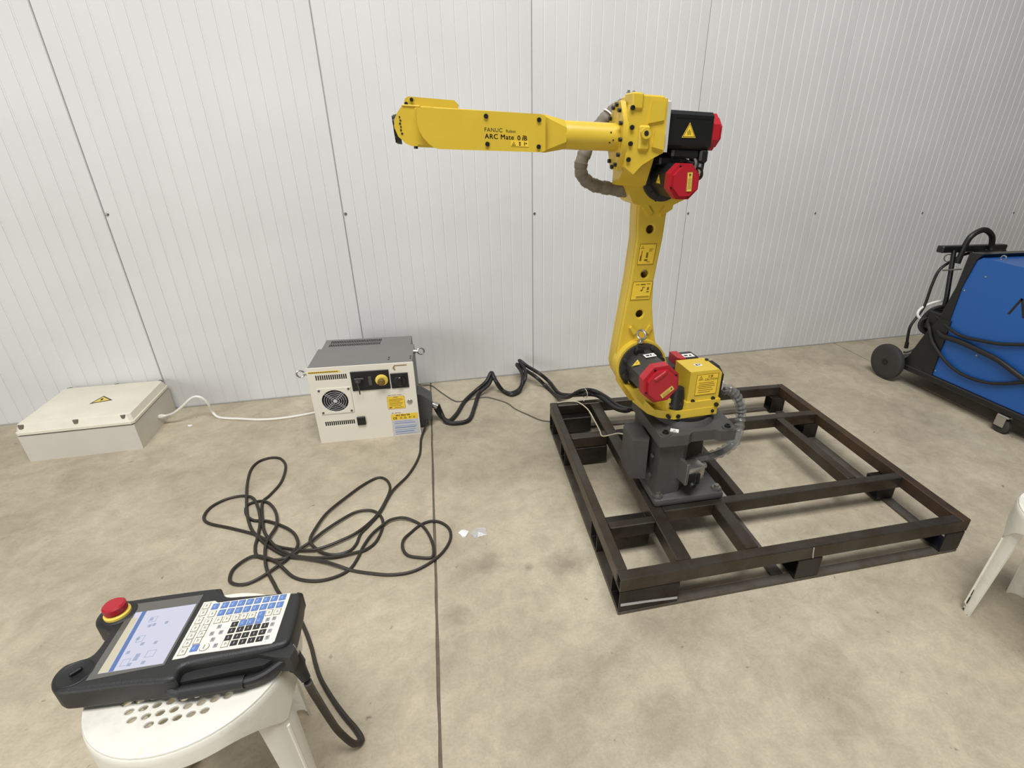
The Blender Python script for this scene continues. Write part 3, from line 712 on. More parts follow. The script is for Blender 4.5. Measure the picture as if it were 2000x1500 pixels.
me = curve_mesh([(-.002, 0), (.467, 0), (.467, .402), (-.002, .402)], slots + [circ(.0975, .228, .0585, 40)], .006, .0006)
MF = Matrix(((1, 0, 0, 0), (0, 0, 1, 0), (0, 1, 0, 0), (0, 0, 0, 1)))
g = G(); g.addmesh(me, Matrix.Translation((0, .001, 0)) @ MF); bpy.data.meshes.remove(me)
door = obj('door', g, 'cream', ctr)
g = G(); g.box(.02, .18, .0042, .0054, .085, .37); obj('vent_shade_panel', g, 'dark_inside', ctr)  # near-black sheet added so the shade behind slots and fan is in the colour
# fan
me = curve_mesh([(.027, .161), (.173, .161), (.173, .297), (.027, .297)], [circ(.0975, .228, .0575, 40)], .004, .001)
g = G(); g.addmesh(me, Matrix.Translation((0, -.004, 0)) @ MF); fan = obj('fan_grille', g, 'cream', ctr)
g = G()
for r_ in (.018, .028, .038, .048): g.torus((.0975, -.0055, .228), (0, 1, 0), r_, .0009, 32, 5)
for a in (PI / 4, 3 * PI / 4):
    c_, s_ = math.cos(a), math.sin(a)
    for o_ in (-.004, .004): g.tube([(.0975 - .058 * c_ - o_ * s_, -.0045, .228 - .058 * s_ + o_ * c_), (.0975 + .058 * c_ - o_ * s_, -.0045, .228 + .058 * s_ + o_ * c_)], .0009, 6)
g.cyl((.0975, -.0035, .228), (.0975, -.0075, .228), .0085, n=20)
obj('guard_wire', g, 'label_grey', fan)
g = G(); g.cyl((.0975, -.001, .228), (.0975, .0035, .228), .022, n=24)
for i in range(7):
    a = i * 2 * PI / 7; c_, s_ = math.cos(a), math.sin(a); c2_, s2_ = math.cos(a + .5), math.sin(a + .5)
    g.loft([[(.0975 + .02 * c_, -.0005, .228 + .02 * s_), (.0975 + .02 * c2_, .0035, .228 + .02 * s2_), (.0975 + .02 * c2_, .003, .228 + .02 * s2_), (.0975 + .02 * c_, -.001, .228 + .02 * s_)], [(.0975 + .055 * c_, -.0005, .228 + .055 * s_), (.0975 + .055 * c2_, .0035, .228 + .055 * s2_), (.0975 + .055 * c2_, .003, .228 + .055 * s2_), (.0975 + .055 * c_, -.001, .228 + .055 * s_)]])
obj('fan_rotor', g, 'black', fan)
for (u, z_) in ((.036, .287), (.164, .288), (.036, .170), (.162, .171)):
    g = G(); g.cyl((u, -.006, z_), (u, -.0085, z_), .005, n=10); obj('screw', g, 'cast_grey', fan)
# operator panel
g = G(); g.box(.182, .352, -.007, -.002, .272, .373, bev=.002); op = obj('operator_panel', g, 'black', ctr)
g = G(); g.lathe([(0, .0285), (.004, .0285), (.006, .025), (.006, .015)], (.317, -.007, .322), (0, -1, 0), 32); ring = obj('emergency_ring', g, 'estop_yellow', op)
g = G(); g.lathe([(0, .012), (.014, .011), (.016, .017), (.026, .017), (.030, .013), (.031, 0)], (.317, -.012, .322), (0, -1, 0), 28); obj('emergency_button', g, 'ink_soft', op)
g = G(); g.cyl((.212, -.007, .328), (.212, -.016, .328), .013, n=20); g.box(.198, .240, -.018, -.010, .334, .342, bev=.002); g.cyl((.212, -.016, .328), (.214, -.03, .322), .005, n=10); g.box(.2125, .2155, -.04, -.024, .305, .322)
g.box(.212, .2175, -.030, -.022, .262, .306, bev=.002)
obj('key_switch', g, 'cast_grey', op)
g = G(); g.cyl((.265, -.007, .322), (.265, -.011, .322), .009, n=16); g.box(.258, .272, -.010, -.006, .298, .344, bev=.001); obj('indicator_button', g, 'cast_grey', op)
g = G(); g.box(.357, .437, -.007, -.002, .271, .351, bev=.002); sw = obj('breaker_panel', g, 'black', ctr)
g = G(); g.lathe([(0, .027), (.006, .027), (.007, .024), (.007, 0)], (.4, -.007, .312), (0, -1, 0), 28); g.box(.392, .408, -.026, -.012, .288, .336, bev=.004); obj('rotary_handle', g, 'motor_black', sw)
g = G(); g.torus((.4, -.0075, .312), (0, 1, 0), .0285, .0012, 32, 5); obj('dial_ring', g, 'motor_grey', sw)
g = G(); g.box(.178, .216, -.012, -.002, .087, .132, bev=.002); obj('cover_flap', g, 'black', door)
g = G(); g.lathe([(0, .0125), (.003, .0125), (.005, .010), (.005, 0)], (.431, -.002, .192), (0, -1, 0), 20); g.box(.428, .434, -.0085, -.006, .186, .198); obj('door_lock', g, 'silver', door)
FR = lambda u, z_: frame_xy((u, -.0022, z_), (1, 0, 0), (0, 0, 1))
def clabel(name, u, z_, w, h, **k): return label_plate(name, door, CTR @ FR(u, z_), w, h, **k)
clabel('yellow_strip', .004, .3755, .136, .0085, base='label_yellow', ink='ink', bars=[(.004 + i * .0078, .002, .0055, .0045) for i in range(16)])
clabel('warning_label', .327, .158, .081, .068, base='label_yellow', ink='ink_soft', border=.001, bars=[(.03, .062, .02, .003), (.008, .053, .062, .0022), (.008, .046, .066, .0022), (.008, .039, .05, .0022), (.008, .031, .064, .0022), (.008, .024, .06, .0022), (.008, .016, .055, .0022), (.006, .005, .012, .006), (.03, .006, .04, .0022)])
clabel('name_plate', .334, .007, .127, .087, base='label_grey', ink='ink_blue', bars=[(.012, .076, .09, .002), (.012, .066, .1, .003), (.012, .050, .105, .002), (.012, .040, .1, .004), (.012, .028, .1, .002), (.012, .016, .09, .004), (.012, .006, .1, .002)])
clabel('certification_label', .334, .094, .127, .033, base='label_yellow', ink='ink', texts=[('ARC Mate 0iB', .022, .0225, .0115, .0003), ('CE', .008, .005, .0165, .0004)], tris=[(.066, .005, .015)], bars=[(.041, .006, .011, .0025), (.041, .0125, .011, .0025), (.085, .005, .003, .012), (.09, .009, .006, .003), (.104, .006, .009, .0025), (.104, .012, .009, .0025)])
clabel('text_line', .33, .230, .075, .008, base='cream', ink='ink_brown', bars=[(.003, .003, .015, .003), (.022, .003, .02, .003), (.046, .003, .022, .003)])
clabel('text_line', .338, .130, .055, .009, base='cream', ink='ink_brown', bars=[(.002, .003, .008, .004), (.018, .003, .008, .004), (.028, .003, .008, .004), (.038, .003, .006, .004)])
g = G(); g.prism([(.371, .378), (.381, .392), (.436, .392), (.436, .387), (.384, .387), (.380, .378), (.385, .366), (.378, .366)], -.0032, -.002, 'y'); obj('logo_mark', g, 'ink_brown', door, frame=CTR)
# lifting eyes on the side walls
for (u, v, z_, sg) in ((.462, .16, .402, 1), (-.0, .03, .375, -1)):
    g = G(); g.cyl((u, v, z_ - .01), (u + sg * .012, v, z_ - .01), .011, n=14); g.cyl((u + sg * .01, v, z_ - .01), (u + sg * .022, v, z_ - .01), .007, n=10); g.torus((u + sg * .036, v, z_ - .01), (0, 1, 0), .0165, .0042, 24, 8)
    obj('lifting_eye', g, 'silver', ctr)
g = G(); g.prism([(.463, .02), (.475, .012), (.520, .05), (.530, .09), (.530, .155), (.480, .195), (.463, .20)], .055, .16, 'y', bev=.004); obj('connector_hood', g, 'cabinet_dark', ctr)
g = G(); g.cyl((.53, .09, .118), (.556, .085, .105), .017, n=16); g.cyl((.53, .12, .105), (.552, .12, .095), .014, n=14); g.torus((.545, .087, .111), (.9, 0, -.4), .018, .002, 18, 6); obj('cable_gland', g, 'silver', ctr)

# ------------------------------------------------------------------ beige junction box
jb = thing('junction_box', 'beige plastic junction box with a high voltage triangle lying against the wall', 'box', Matrix.Translation((-.19, -.215, 0)))
JB = Matrix.Translation((-.19, -.215, 0))
g = G(); g.prism([(-.398, -.413), (.02, -.413), (.02, -.018), (-.398, -.018)], 0, .131, 'z', bev=.004, seg=2); obj('box_body', g, 'beige_side', jb, frame=W_)
g = G()
rr_ = lambda x0, x1, y0, y1, c, z_: [(x0 + c, y0, z_), (x1 - c, y0, z_), (x1, y0 + c, z_), (x1, y1 - c, z_), (x1 - c, y1, z_), (x0 + c, y1, z_), (x0, y1 - c, z_), (x0, y0 + c, z_)]
g.loft([rr_(-.402, .024, -.418, -.014, .01, .1375), rr_(-.402, .024, -.418, -.014, .01, .149), rr_(-.398, .020, -.414, -.018, .01, .152), rr_(-.393, .012, -.404, -.030, .012, .181), rr_(-.388, .007, -.398, -.036, .012, .184)])
lid = obj('lid', g, 'beige_plastic', jb, frame=W_)
g = G(); g.box(-.392, .015, -.409, -.022, .130, .139); obj('lid_gap_shade', g, 'black', jb, frame=W_)  # black strip paints the shadow in the gap between lid and body
for (x, y_) in ((-.012, -.400), (-.185, -.402), (-.375, -.402), (-.185, -.030), (.0, -.030), (-.375, -.03)):
    g = G(); g.cyl((x, y_, .165), (x, y_, .1815), .011, n=16, bev=.001); g.mi = 1; g.box(x - .007, x + .007, y_ - .0015, y_ + .0015, .1812, .1818); obj('lid_screw', g, ['conduit', 'ink'], lid, frame=W_)
def bolt_sign(g, t): 
    g.mi = 1
TR = frame_xy((-.165, -.218, .1842), (math.cos(.25), math.sin(.25), 0), (-math.sin(.25), math.cos(.25), 0))
g = G()
def tri(k, z0, z1): g.prism([(-.036 * k, -.021 * k), (.036 * k, -.021 * k), (0, .041 * k)], z0, z1)
g.mi = 1; tri(1.15, 0, .0006); g.mi = 0; tri(.86, .0006, .0009); g.mi = 1
g.prism([(-.004, .016), (.004, .016), (.001, .003), (.007, .003), (-.005, -.014), (-.001, 0), (-.007, 0)], .0009, .0012)
obj('warning_triangle', g, ['label_pale', 'ink'], lid, frame=TR)
g = G(); g.cyl((.02, -.195, .052), (.038, -.194, .053), .0125, n=8, bev=.001); g.cyl((.038, -.194, .053), (.05, -.193, .054), .009, .006, n=12); obj('cable_gland', g, 'cable_white', jb, frame=W_)

# ------------------------------------------------------------------ cables on the floor
def cable(name, pts, r, m_, label, sub=6, n=10, rr=None):
    g = G(); s_ = spline(pts, sub); g.tube(s_, r, n)
    o = obj(name, g, m_); tag(o, label, 'cable', 'twin robot cables' if name == 'robot_cable' else None); return o
cable('power_cable', [(.05, -.193, .054), (.086, -.2, .067), (.128, -.19, .096), (.167, -.18, .128), (.196, -.18, .138), (.222, -.18, .122), (.234, -.172, .082), (.232, -.15, .028), (.255, -.172, .0075), (.30, -.199, .0065), (.374, -.224, .0065), (.461, -.256, .0065), (.544, -.268, .0065), (.625, -.265, .0065), (.723, -.246, .0065), (.79, -.225, .0065), (.85, -.16, .0065)], .0062, 'cable_white', 'white power cable running along the floor from the beige junction box to the control cabinet')
th = [(1.352, -.505, .095), (1.37, -.50, .045), (1.388, -.505, .02), (1.418, -.525, .0125), (1.464, -.455, .0125), (1.521, -.318, .0125), (1.598, -.231, .03), (1.661, -.215, .073), (1.699, -.18, .113), (1.710, -.22, .09), (1.744, -.239, .025), (1.791, -.281, .0125), (1.851, -.257, .02), (1.893, -.235, .077), (1.907, -.17, .107), (1.893, -.075, .130), (1.938, -.12, .102), (1.991, -.2, .085), (2.051, -.222, .03), (2.074, -.345, .0125), (2.071, -.555, .10), (2.096, -.70, .172), (2.16, -.716, .172), (2.185, -.798, .185), (2.195, -.93, .20), (2.205, -1.02, .23), (2.215, -1.055, .25)]
TWIN = 'thick black robot cable looping past the wall from the control cabinet over the pallet rail'
cable('robot_cable', th, .0112, 'cable_black', TWIN)
off = [(.014, .02, 0), (.01, .01, 0), (.01, -.03, 0), (.03, -.035, 0), (.055, -.085, 0), (.045, -.085, 0), (.012, -.035, -.005), (.01, -.02, -.012), (.008, -.012, -.020), (.008, -.022, -.012), (.012, -.012, -.008), (.004, -.022, 0), (-.006, -.022, -.006), (-.018, -.014, -.010), (-.022, -.006, -.012), (-.018, -.006, -.022), (-.012, -.010, -.022), (-.02, -.02, -.018), (-.03, -.02, -.014), (-.026, -.02, .0), (-.02, -.026, 0), (0, -.0, .0225), (0, .0, .0225), (.022, .01, 0), (.024, .01, 0), (.024, .01, 0), (.024, .005, 0)]
cable('robot_cable', [(a[0] + o[0], a[1] + o[1], max(.0125, a[2] + o[2])) for a, o in zip(th, off)], .0112, 'cable_black', TWIN)
cable('ground_wire', [(1.262, -.09, .05), (1.29, -.05, .015), (1.346, -.043, .0035), (1.405, -.168, .0035), (1.472, -.29, .0035), (1.537, -.291, .0035), (1.643, -.281, .0035), (1.713, -.336, .0035), (1.757, -.39, .0035), (1.787, -.468, .0035), (1.841, -.55, .0035), (1.89, -.622, .0035), (1.93, -.648, .0035), (1.965, -.66, .0035)], .0032, 'cable_grey', 'thin grey-brown wire lying on the floor behind the pallet corner', n=7)
cable('thin_wire', [(1.955, -.735, .159), (1.985, -.732, .1585), (2.023, -.735, .1585), (2.06, -.765, .164), (2.084, -.85, .163), (2.082, -.95, .1595), (2.074, -1.05, .1595), (2.067, -1.103, .160), (2.085, -1.15, .19), (2.095, -1.23, .245), (2.10, -1.31, .275), (2.0985, -1.37, .28)], .0028, 'wire_cream', 'thin cream wire crossing the pallet corner to the grey box on the robot base', n=7)
g = G(); g.torus((2.112, -.71, .184), (.95, .3, 0), .0265, .0018, 24, 6); g.tube(spline([(2.112, -.735, .176), (2.10, -.75, .172), (2.09, -.765, .166)], 5), .0018, 6)
tag(obj('string_tie', g, 'wire_cream'), 'short beige string tied round the black cables at the pallet rail', 'string')
PC = [[1.300, -.555], [1.283, -.60], [1.268, -.66], [1.255, -.809], [1.207, -.95], [1.136, -1.069], [1.094, -1.19], [1.055, -1.256], [1.027, -1.297], [1.015, -1.349], [.994, -1.38], [.952, -1.39], [.907, -1.37], [.869, -1.326], [.854, -1.288], [.865, -1.228], [.895, -1.143], [.956, -1.058], [1.018, -.985], [1.075, -.945], [1.111, -.973], [1.127, -1.036], [1.114, -1.112], [1.079, -1.212], [1.021, -1.288], [.964, -1.323], [.9, -1.346], [.853, -1.343], [.798, -1.32], [.741, -1.285], [.694, -1.234], [.647, -1.19], [.558, -1.132], [.473, -1.08], [.444, -1.033], [.453, -.974], [.498, -.936], [.553, -.932], [.597, -.968], [.629, -1.033], [.655, -1.118], [.666, -1.203], [.67, -1.265], [.685, -1.313], [.72, -1.341], [.76, -1.359], [.799, -1.353], [.835, -1.32], [.856, -1.303], [.898, -1.253], [.953, -1.202], [1.002, -1.168], [1.056, -1.17], [1.092, -1.207], [1.105, -1.27], [1.085, -1.353], [1.052, -1.389], [1.019, -1.398], [.958, -1.402], [.897, -1.395], [.829, -1.369], [.777, -1.332], [.73, -1.275], [.685, -1.193], [.659, -1.103], [.637, -.998], [.653, -.959], [.677, -.891], [.683, -.819], [.674, -.737], [.642, -.675], [.598, -.657], [.555, -.676], [.537, -.734], [.546, -.835], [.57, -.951], [.6, -1.069], [.636, -1.163], [.686, -1.24], [.734, -1.298], [.789, -1.35], [.849, -1.381], [.908, -1.412], [.958, -1.447], [1.011, -1.479], [1.072, -1.51], [1.138, -1.536], [1.204, -1.542], [1.262, -1.521], [1.314, -1.479], [1.347, -1.42], [1.349, -1.364], [1.325, -1.32], [1.288, -1.297], [1.245, -1.306], [1.207, -1.341], [1.181, -1.381], [1.178, -1.425], [1.195, -1.459], [1.234, -1.481], [1.273, -1.493], [1.284, -1.47], [1.282, -1.417], [1.265, -1.349], [1.24, -1.3], [1.187, -1.26], [1.139, -1.255], [1.108, -1.275], [1.068, -1.317], [1.041, -1.371], [1.025, -1.425], [1.005, -1.468], [.971, -1.491], [.919, -1.498], [.869, -1.484], [.825, -1.455], [.787, -1.411], [.758, -1.372], [.716, -1.339], [.681, -1.322], [.652, -1.332], [.626, -1.365], [.627, -1.41], [.647, -1.435], [.683, -1.446], [.718, -1.434], [.755, -1.405], [.792, -1.365], [.816, -1.314], [.806, -1.266], [.781, -1.22], [.74, -1.176], [.682, -1.13], [.628, -1.107], [.593, -1.058], [.585, -1.002], [.623, -.989], [.664, -1.015], [.704, -1.089], [.722, -1.171], [.712, -1.232], [.707, -1.276], [.719, -1.344], [.737, -1.404], [.767, -1.464], [.79, -1.51], [.825, -1.565], [.859, -1.612], [.896, -1.69], [.922, -1.756], [.939, -1.81], [.957, -1.859], [.979, -1.903], [1.008, -1.954], [1.036, -1.998], [1.06, -2.032], [1.076, -2.060]]
pts = []
for i, (x, y_) in enumerate(PC):
    lift = .0
    if .55 < x < 1.2 and -1.45 < y_ < -.95: lift = .009 * (0.5 + 0.5 * math.sin(i * 0.55))
    pts.append((x, y_, .0062 + lift))
pts[0] = (1.312, -.53, .09); pts[1] = (1.30, -.56, .035)
pts += [(1.078, -2.073, .012), (1.071, -2.083, .024), (1.062, -2.09, .045), (1.042, -2.087, .095), (1.035, -2.098, .165), (1.033, -2.125, .275), (1.0365, -2.150, .345), (1.0405, -2.1675, .392)]
g = G(); s_ = spline(pts, 5); nn = len(s_)
g.tube(s_, .0055, 9, rr=[.0055 + .0022 * min(1, max(0, (i - nn + 62) / 24)) for i in range(nn)])
tag(obj('pendant_cable', g, 'cable_brown'), 'long dark cable in tangled loops on the floor between control cabinet and teach pendant', 'cable')

# ------------------------------------------------------------------ teach pendant
PA = -0.0913914
PEN = Matrix.Translation((.77824364, -2.07145897, .445)) @ Matrix.Rotation(PA, 4, 'Z')
pen = thing('teach_pendant', 'black handheld teach pendant with lit screen and blue and black keys on the white stool', 'pendant', PEN)
H = .055
outl = [(-.0816, .103), (-.0215, .1047), (.0700, .1035), (.0834, .0968), (.1009, .0765), (.1423, .0709), (.2360, .0600), (.2470, .050), (.2549, -.0265), (.2528, -.0595), (.2318, -.0684), (.1667, -.0723), (.0973, -.0755), (.083, -.0824), (.0778, -.1019), (.0056, -.0957), (-.0787, -.0905), (-.1010, -.0850), (-.1165, -.0680), (-.1215, -.0480), (-.1155, -.0330), (-.1000, -.0265), (-.0840, -.0220), (-.0795, -.0080), (-.0795, .0120), (-.0811, .0260), (-.0930, .0360), (-.1131, .0480), (-.1225, .066), (-.1215, .086), (-.1120, .100), (-.0980, .1065)]
oc = outl + outl[:3]; oc = [outl[-1]] + oc
sm = spline([(a, b, 0) for a, b in oc], 4)[4:-8]
me = curve_mesh([(p.x, p.y) for p in sm], [], .050, .008, 2)
g = G(); g.addmesh(me, Matrix.Translation((0, 0, H - .025))); bpy.data.meshes.remove(me)
inner = [(x * .94 + .004, y * .90) for x, y in outl]
g.prism(inner, .0005, .03, bev=.006, seg=2)
g.prism([(.07, -.095), (.215, -.088), (.24, -.072), (.24, -.03), (.07, -.03)], .003, .036, bev=.008, seg=2)
g.prism([(.20, -.05), (.245, -.045), (.266, -.070), (.262, -.090), (.235, -.084), (.20, -.07)], .008, .046, bev=.009, seg=2)
pb = obj('pendant_body', g, 'pendant_black', pen, angle=40)
g = G(); g.lathe([(0, .029), (.003, .029), (.005, .026), (.005, 0)], (-.084, .068, H - .002), (0, 0, 1), 32); obj('button_boss', g, 'pendant_soft', pb)
g = G(); g.lathe([(0, .027), (.0026, .027), (.0034, .025), (.0022, .023), (.0022, 0)], (-.0865, -.0565, H - .002), (0, 0, 1), 32); obj('switch_boss', g, 'pendant_soft', pb)
g = G(); g.lathe([(0, .021), (.006, .021), (.008, .019)], (-.084, .066, H + .002), (0, 0, 1), 32); es = obj('emergency_ring', g, 'estop_yellow', pen)
g = G(); g.lathe([(0, .014), (.008, .013), (.009, .0185), (.020, .0185), (.0232, .0155), (.0236, 0)], (-.084, .066, H + .006), (0, 0, 1), 32); obj('emergency_button', g, 'red', pen)
g = G(); g.box(-.009, .009, -.003, .003, 0, .008, M=Matrix.Translation((-.0835, -.057, H + .001)) @ Matrix.Rotation(.8, 4, 'Z'), bev=.002); obj('switch_knob', g, 'black', pen)
g = G(); g.prism([(-.0660, .087), (.0545, .0873), (.0545, -.0690), (-.0600, -.0755)], H - .001, H + .0006, bev=.0005); gl = obj('screen_bezel', g, 'screen_glass', pen)
g = G(); g.prism([(-.0535, .0636), (.0509, .0643), (.0505, -.0655), (-.0480, -.0655)], H + .0006, H + .001); scr = obj('screen', g, 'screen_on', pen)
g = G(); z0, z1 = H + .001, H + .0012
g.mi = 0; g.prism([(-.0420, .0636), (-.0345, .0636), (-.0250, -.0652), (-.0325, -.0652)], z0, z1)
g.mi = 2; g.prism([(-.0535, .0500), (-.0430, .0500), (-.0335, -.0652), (-.0475, -.0652)], z0, z1)
g.mi = 1
for (x, y_) in [(-.0052, .0266), (.0153, .0273), (-.0181, -.0019), (-.0047, -.0153), (.017, -.0168), (-.0051, -.0567), (.0162, -.057), (-.016, .0408), (-.012, .025), (-.02, -.030)]: g.box(x - .0028, x + .0028, y_ - .0032, y_ + .0032, z0, z1)
g.box(-.004, .003, -.05, -.036, z0, z1)
for (x0, x1, y0, y1) in ((-.019, -.007, .034, .046), (-.019, -.008, -.010, .004), (.013, .027, -.047, -.033), (-.020, -.008, -.058, -.044)):
    for q in ((x0, x1, y0, y0 + .0008), (x0, x1, y1 - .0008, y1), (x0, x0 + .0008, y0, y1), (x1 - .0008, x1, y0, y1)): g.box(*q, z0, z1)
obj('screen_graphics', g, ['screen_blue', 'screen_icon', 'screen_cream'], scr)
me = curve_mesh([(.0640, .0655), (.0840, .0650), (.0920, .0590), (.2262, .0575), (.2285, -.0555), (.2245, -.0600), (.0890, -.0570), (.0825, -.0605), (.0630, -.0610)], [], .002, .0004)
g = G(); g.addmesh(me, Matrix.Translation((0, 0, H + .0006))); bpy.data.meshes.remove(me); kp = obj('keypad', g, 'keypad', pen)
KEYS = {'key_blue': [(.091, .0490), (.1082, .0490), (.1233, .0489), (.1379, .0487), (.153, .0486), (.1680, .0485), (.1837, .0482), (.1983, .0482), (.2136, .0480), (.1085, .0309), (.1237, .0309), (.1386, .0307), (.1535, .0305), (.1685, .0303), (.1836, .0301), (.1983, .0301), (.2135, .0298), (.185, .0122), (.1575, -.0026), (.1713, -.0025), (.1859, -.0023), (.0921, -.0444)],
        'key_black': [(.1430, -.017), (.1575, -.017), (.1716, -.0168), (.1859, -.0167), (.2005, -.0170), (.1428, -.0322), (.1577, -.0322), (.1716, -.0322), (.1861, -.0320), (.2003, -.0315), (.1572, -.0464), (.1716, -.0465), (.1862, -.0465), (.2003, -.0465), (.1432, -.003)],
        'key_white': [(.0738, .0538), (.0742, .0369), (.0744, .019), (.0745, .0017), (.0748, -.0152), (.0748, -.0313), (.0745, -.0483), (.1093, .0129), (.1237, .0131), (.1397, .0132), (.1535, .0132), (.1688, .0127), (.1985, .0130), (.2135, .0126), (.1425, -.0456), (.0921, .031), (.0907, -.0285), (.0915, .013), (.0915, -.001), (.0915, -.0145)],
        'key_grey': [(.201, -.0033), (.2125, -.003), (.1169, -.003), (.1095, -.0172), (.1249, -.0171), (.1163, -.0312), (.1262, -.0457), (.2130, -.046), (.2130, -.0165), (.2130, -.0315)]}
KT = Matrix.Translation
def key_mesh(w, h, top, mark):
    g = G(); g.mi = 0; g.box(-w / 2, w / 2, -h / 2, h / 2, 0, .0014, bev=.0006)
    if top == 'key_white': g.mi = 1; g.box(-w / 2 - .0010, w / 2 + .0010, -h / 2 - .0010, h / 2 + .0010, 0, .0006)
    g.mi = 1
    for (x, y_, a, b) in mark: g.box(x, x + a, y_, y_ + b, .0014, .0016)
    return g
first = {}
dark = {'key_blue': 'key_mark', 'key_black': 'key_grey', 'key_white': 'key_line', 'key_grey': 'key_line'}
for kind, lst in KEYS.items():
    for i, (x, y_) in enumerate(lst):
        if kind not in first:
            w, h = {'key_blue': (.0126, .0146), 'key_black': (.0118, .0118), 'key_white': (.0102, .0126), 'key_grey': (.0068, .0085)}[kind]
            mk = {'key_blue': [(-.0008, -.004, .0012, .008), (-.003, -.003, .0012, .005)], 'key_black': [(-.0006, -.003, .0016, .005)], 'key_white': [(-.0008, -.003, .0012, .006), (.0012, -.002, .0009, .004)], 'key_grey': [(-.001, -.002, .002, .004)]}[kind]
            o = obj('key', key_mesh(w, h, kind, mk), [kind, dark[kind]], kp); o.location = (x, y_, H + .0016); first[kind] = o
        else:
            share(first[kind], 'key', KT((x, y_, H + .0016)), kp)
g = G(); g.cyl((.1082, -.0456, H + .0016), (.1082, -.0456, H + .0022), .0082, n=24); g.mi = 1; g.cyl((.1082, -.0456, H + .0022), (.1082, -.0456, H + .003), .0073, n=24, bev=.0003); g.mi = 0; g.box(.1070, .1086, -.050, -.041, H + .003, H + .0032); obj('key', g, ['key_line', 'key_white'], kp)
g = G(); g.tube(spline([(.062, -.088, .030), (.072, -.100, .024), (.10, -.104, .020), (.18, -.102, .018), (.215, -.096, .020), (.250, -.078, .030)], 6), .0085, 10); g.cyl((.085, -.103, .021), (.185, -.101, .018), .0115, n=14, bev=.003); obj('hand_strap', g, 'pendant_soft', pen)
g = G(); c0 = Vector((1.016, -2.150, .478)); dd = (Vector((1.041, -2.170, .400)) - c0).normalized()
g.lathe([(0, .013), (.012, .013), (.012, .0145), (.022, .0145), (.022, .012)], c0, dd, 20); g.mi = 1
g.lathe([(.022, .0155), (.044, .0155), (.050, .0125), (.062, .0105), (.080, .0085)], c0, dd, 18); obj('cable_connector', g, ['silver', 'cable_black'], pen, frame=W_)

# ------------------------------------------------------------------ white plastic stools
def stool(label, M, angs, R=.168, h=.44, splay=.02, worn=None):
    t = thing('plastic_stool', label, 'stool', M, 'white plastic stools')
    holes = []
    for j in range(-7, 8):
        for i in range(-7, 8):
            x = i * .0205 + (.01025 if j % 2 else 0); y_ = j * .0175
            if math.hypot(x, y_) < .118: holes.append([(x + .0068 * math.cos(a), y_ + .0055 * math.sin(a)) for a in [k * PI / 5 for k in range(10)]])
    me = curve_mesh(circ(0, 0, R * .985, 64), holes, .008, .0025, 1)
    g = G(); g.addmesh(me, Matrix.Translation((0, 0, h - .004))); bpy.data.meshes.remove(me)
    obj('seat', g, 'white_plastic', t)
    # rolled apron under the seat edge, arched between the legs
    g = G(); N = 96; A = [2 * PI * k / N for k in range(N)]
    def drop(a):
        d = min(abs(math.atan2(math.sin(a - b), math.cos(a - b))) for b in angs)
        return .044 + .07 * max(0, 1 - d / .62) ** 2
    ring = lambda r, f: [(r * math.cos(a), r * math.sin(a), f(a)) for a in A]
    g.loft([ring(R * .93, lambda a: h - .0005), ring(R * .975, lambda a: h - .002), ring(R * .997, lambda a: h - .008), ring(R * 1.004, lambda a: h - .02), ring(R * 1.012, lambda a: h - drop(a)), ring(R * .985, lambda a: h - drop(a)), ring(R * .97, lambda a: h - .0085)], cap=False)
    obj('apron', g, 'white_plastic', t, angle=50)
    for n_, an in enumerate(angs):
        g = G(); rings = []
        ca, sa = math.cos(an), math.sin(an)
        for k in range(8):
            f = k / 7; z_ = (h - .05) * (1 - f); hwid = .040 * (1 - f) + .025 * f
            r_ = R * .985 + splay * f; dp = .020 * (1 - f) + .012 * f; e = .0055
            pr = [(r_ - dp, -hwid), (r_ - dp * .25, -hwid * .55), (r_, 0), (r_ - dp * .25, hwid * .55), (r_ - dp, hwid), (r_ - dp - e, hwid * .92), (r_ - dp * .25 - e, hwid * .5), (r_ - e, 0), (r_ - dp * .25 - e, -hwid * .5), (r_ - dp - e, -hwid * .92)]
            rings.append([(a * ca - b * sa, a * sa + b * ca, z_) for a, b in pr])
        g.loft(rings)
        g.tube([((R + .0015) * ca, (R + .0015) * sa, h - .125), ((R + splay * .9) * ca, (R + splay * .9) * sa, .03)], .0035, 6)
        lg = obj('leg', g, 'white_plastic', t, angle=50)
        if worn == n_:
            g = G(); r_ = R * .985 + splay + .0008; rr2 = []
            for (z_, w0, w1) in ((0, -.022, .023), (.02, -.012, .018), (.04, -.008, .012), (.065, -.005, .007), (.095, -.002, .003)):
                q = lambda w, o: (r_ - splay * z_ / h - .012 * min(1, abs(w) / .021) + o, w)
                pp_ = [q(w0, .0014), q((w0 + w1) / 2, .0022), q(w1, .0014), q(w1, -.002), q((w0 + w1) / 2, -.002), q(w0, -.002)]
                rr2.append([(a * ca - b * sa, a * sa + b * ca, z_) for a, b in pp_])
            g.loft(rr2); obj('worn_tip', g, 'chipped', lg)
    return t
dg_ = math.radians
stool('white plastic stool with a perforated seat under the black teach pendant', Matrix.Translation((.850, -2.103, 0)), [dg_(64), dg_(-31), dg_(-122), dg_(150)])
a_ = dg_(135); rf = .168 * .985 + .012
stool('white plastic stool with chipped dark leg tip standing near the pallet corner', Matrix.Translation((2.962 - rf * math.cos(a_), -2.212 - rf * math.sin(a_), 0)), [a_, a_ + PI / 2, a_ + PI, a_ - PI / 2], splay=.012, worn=0)

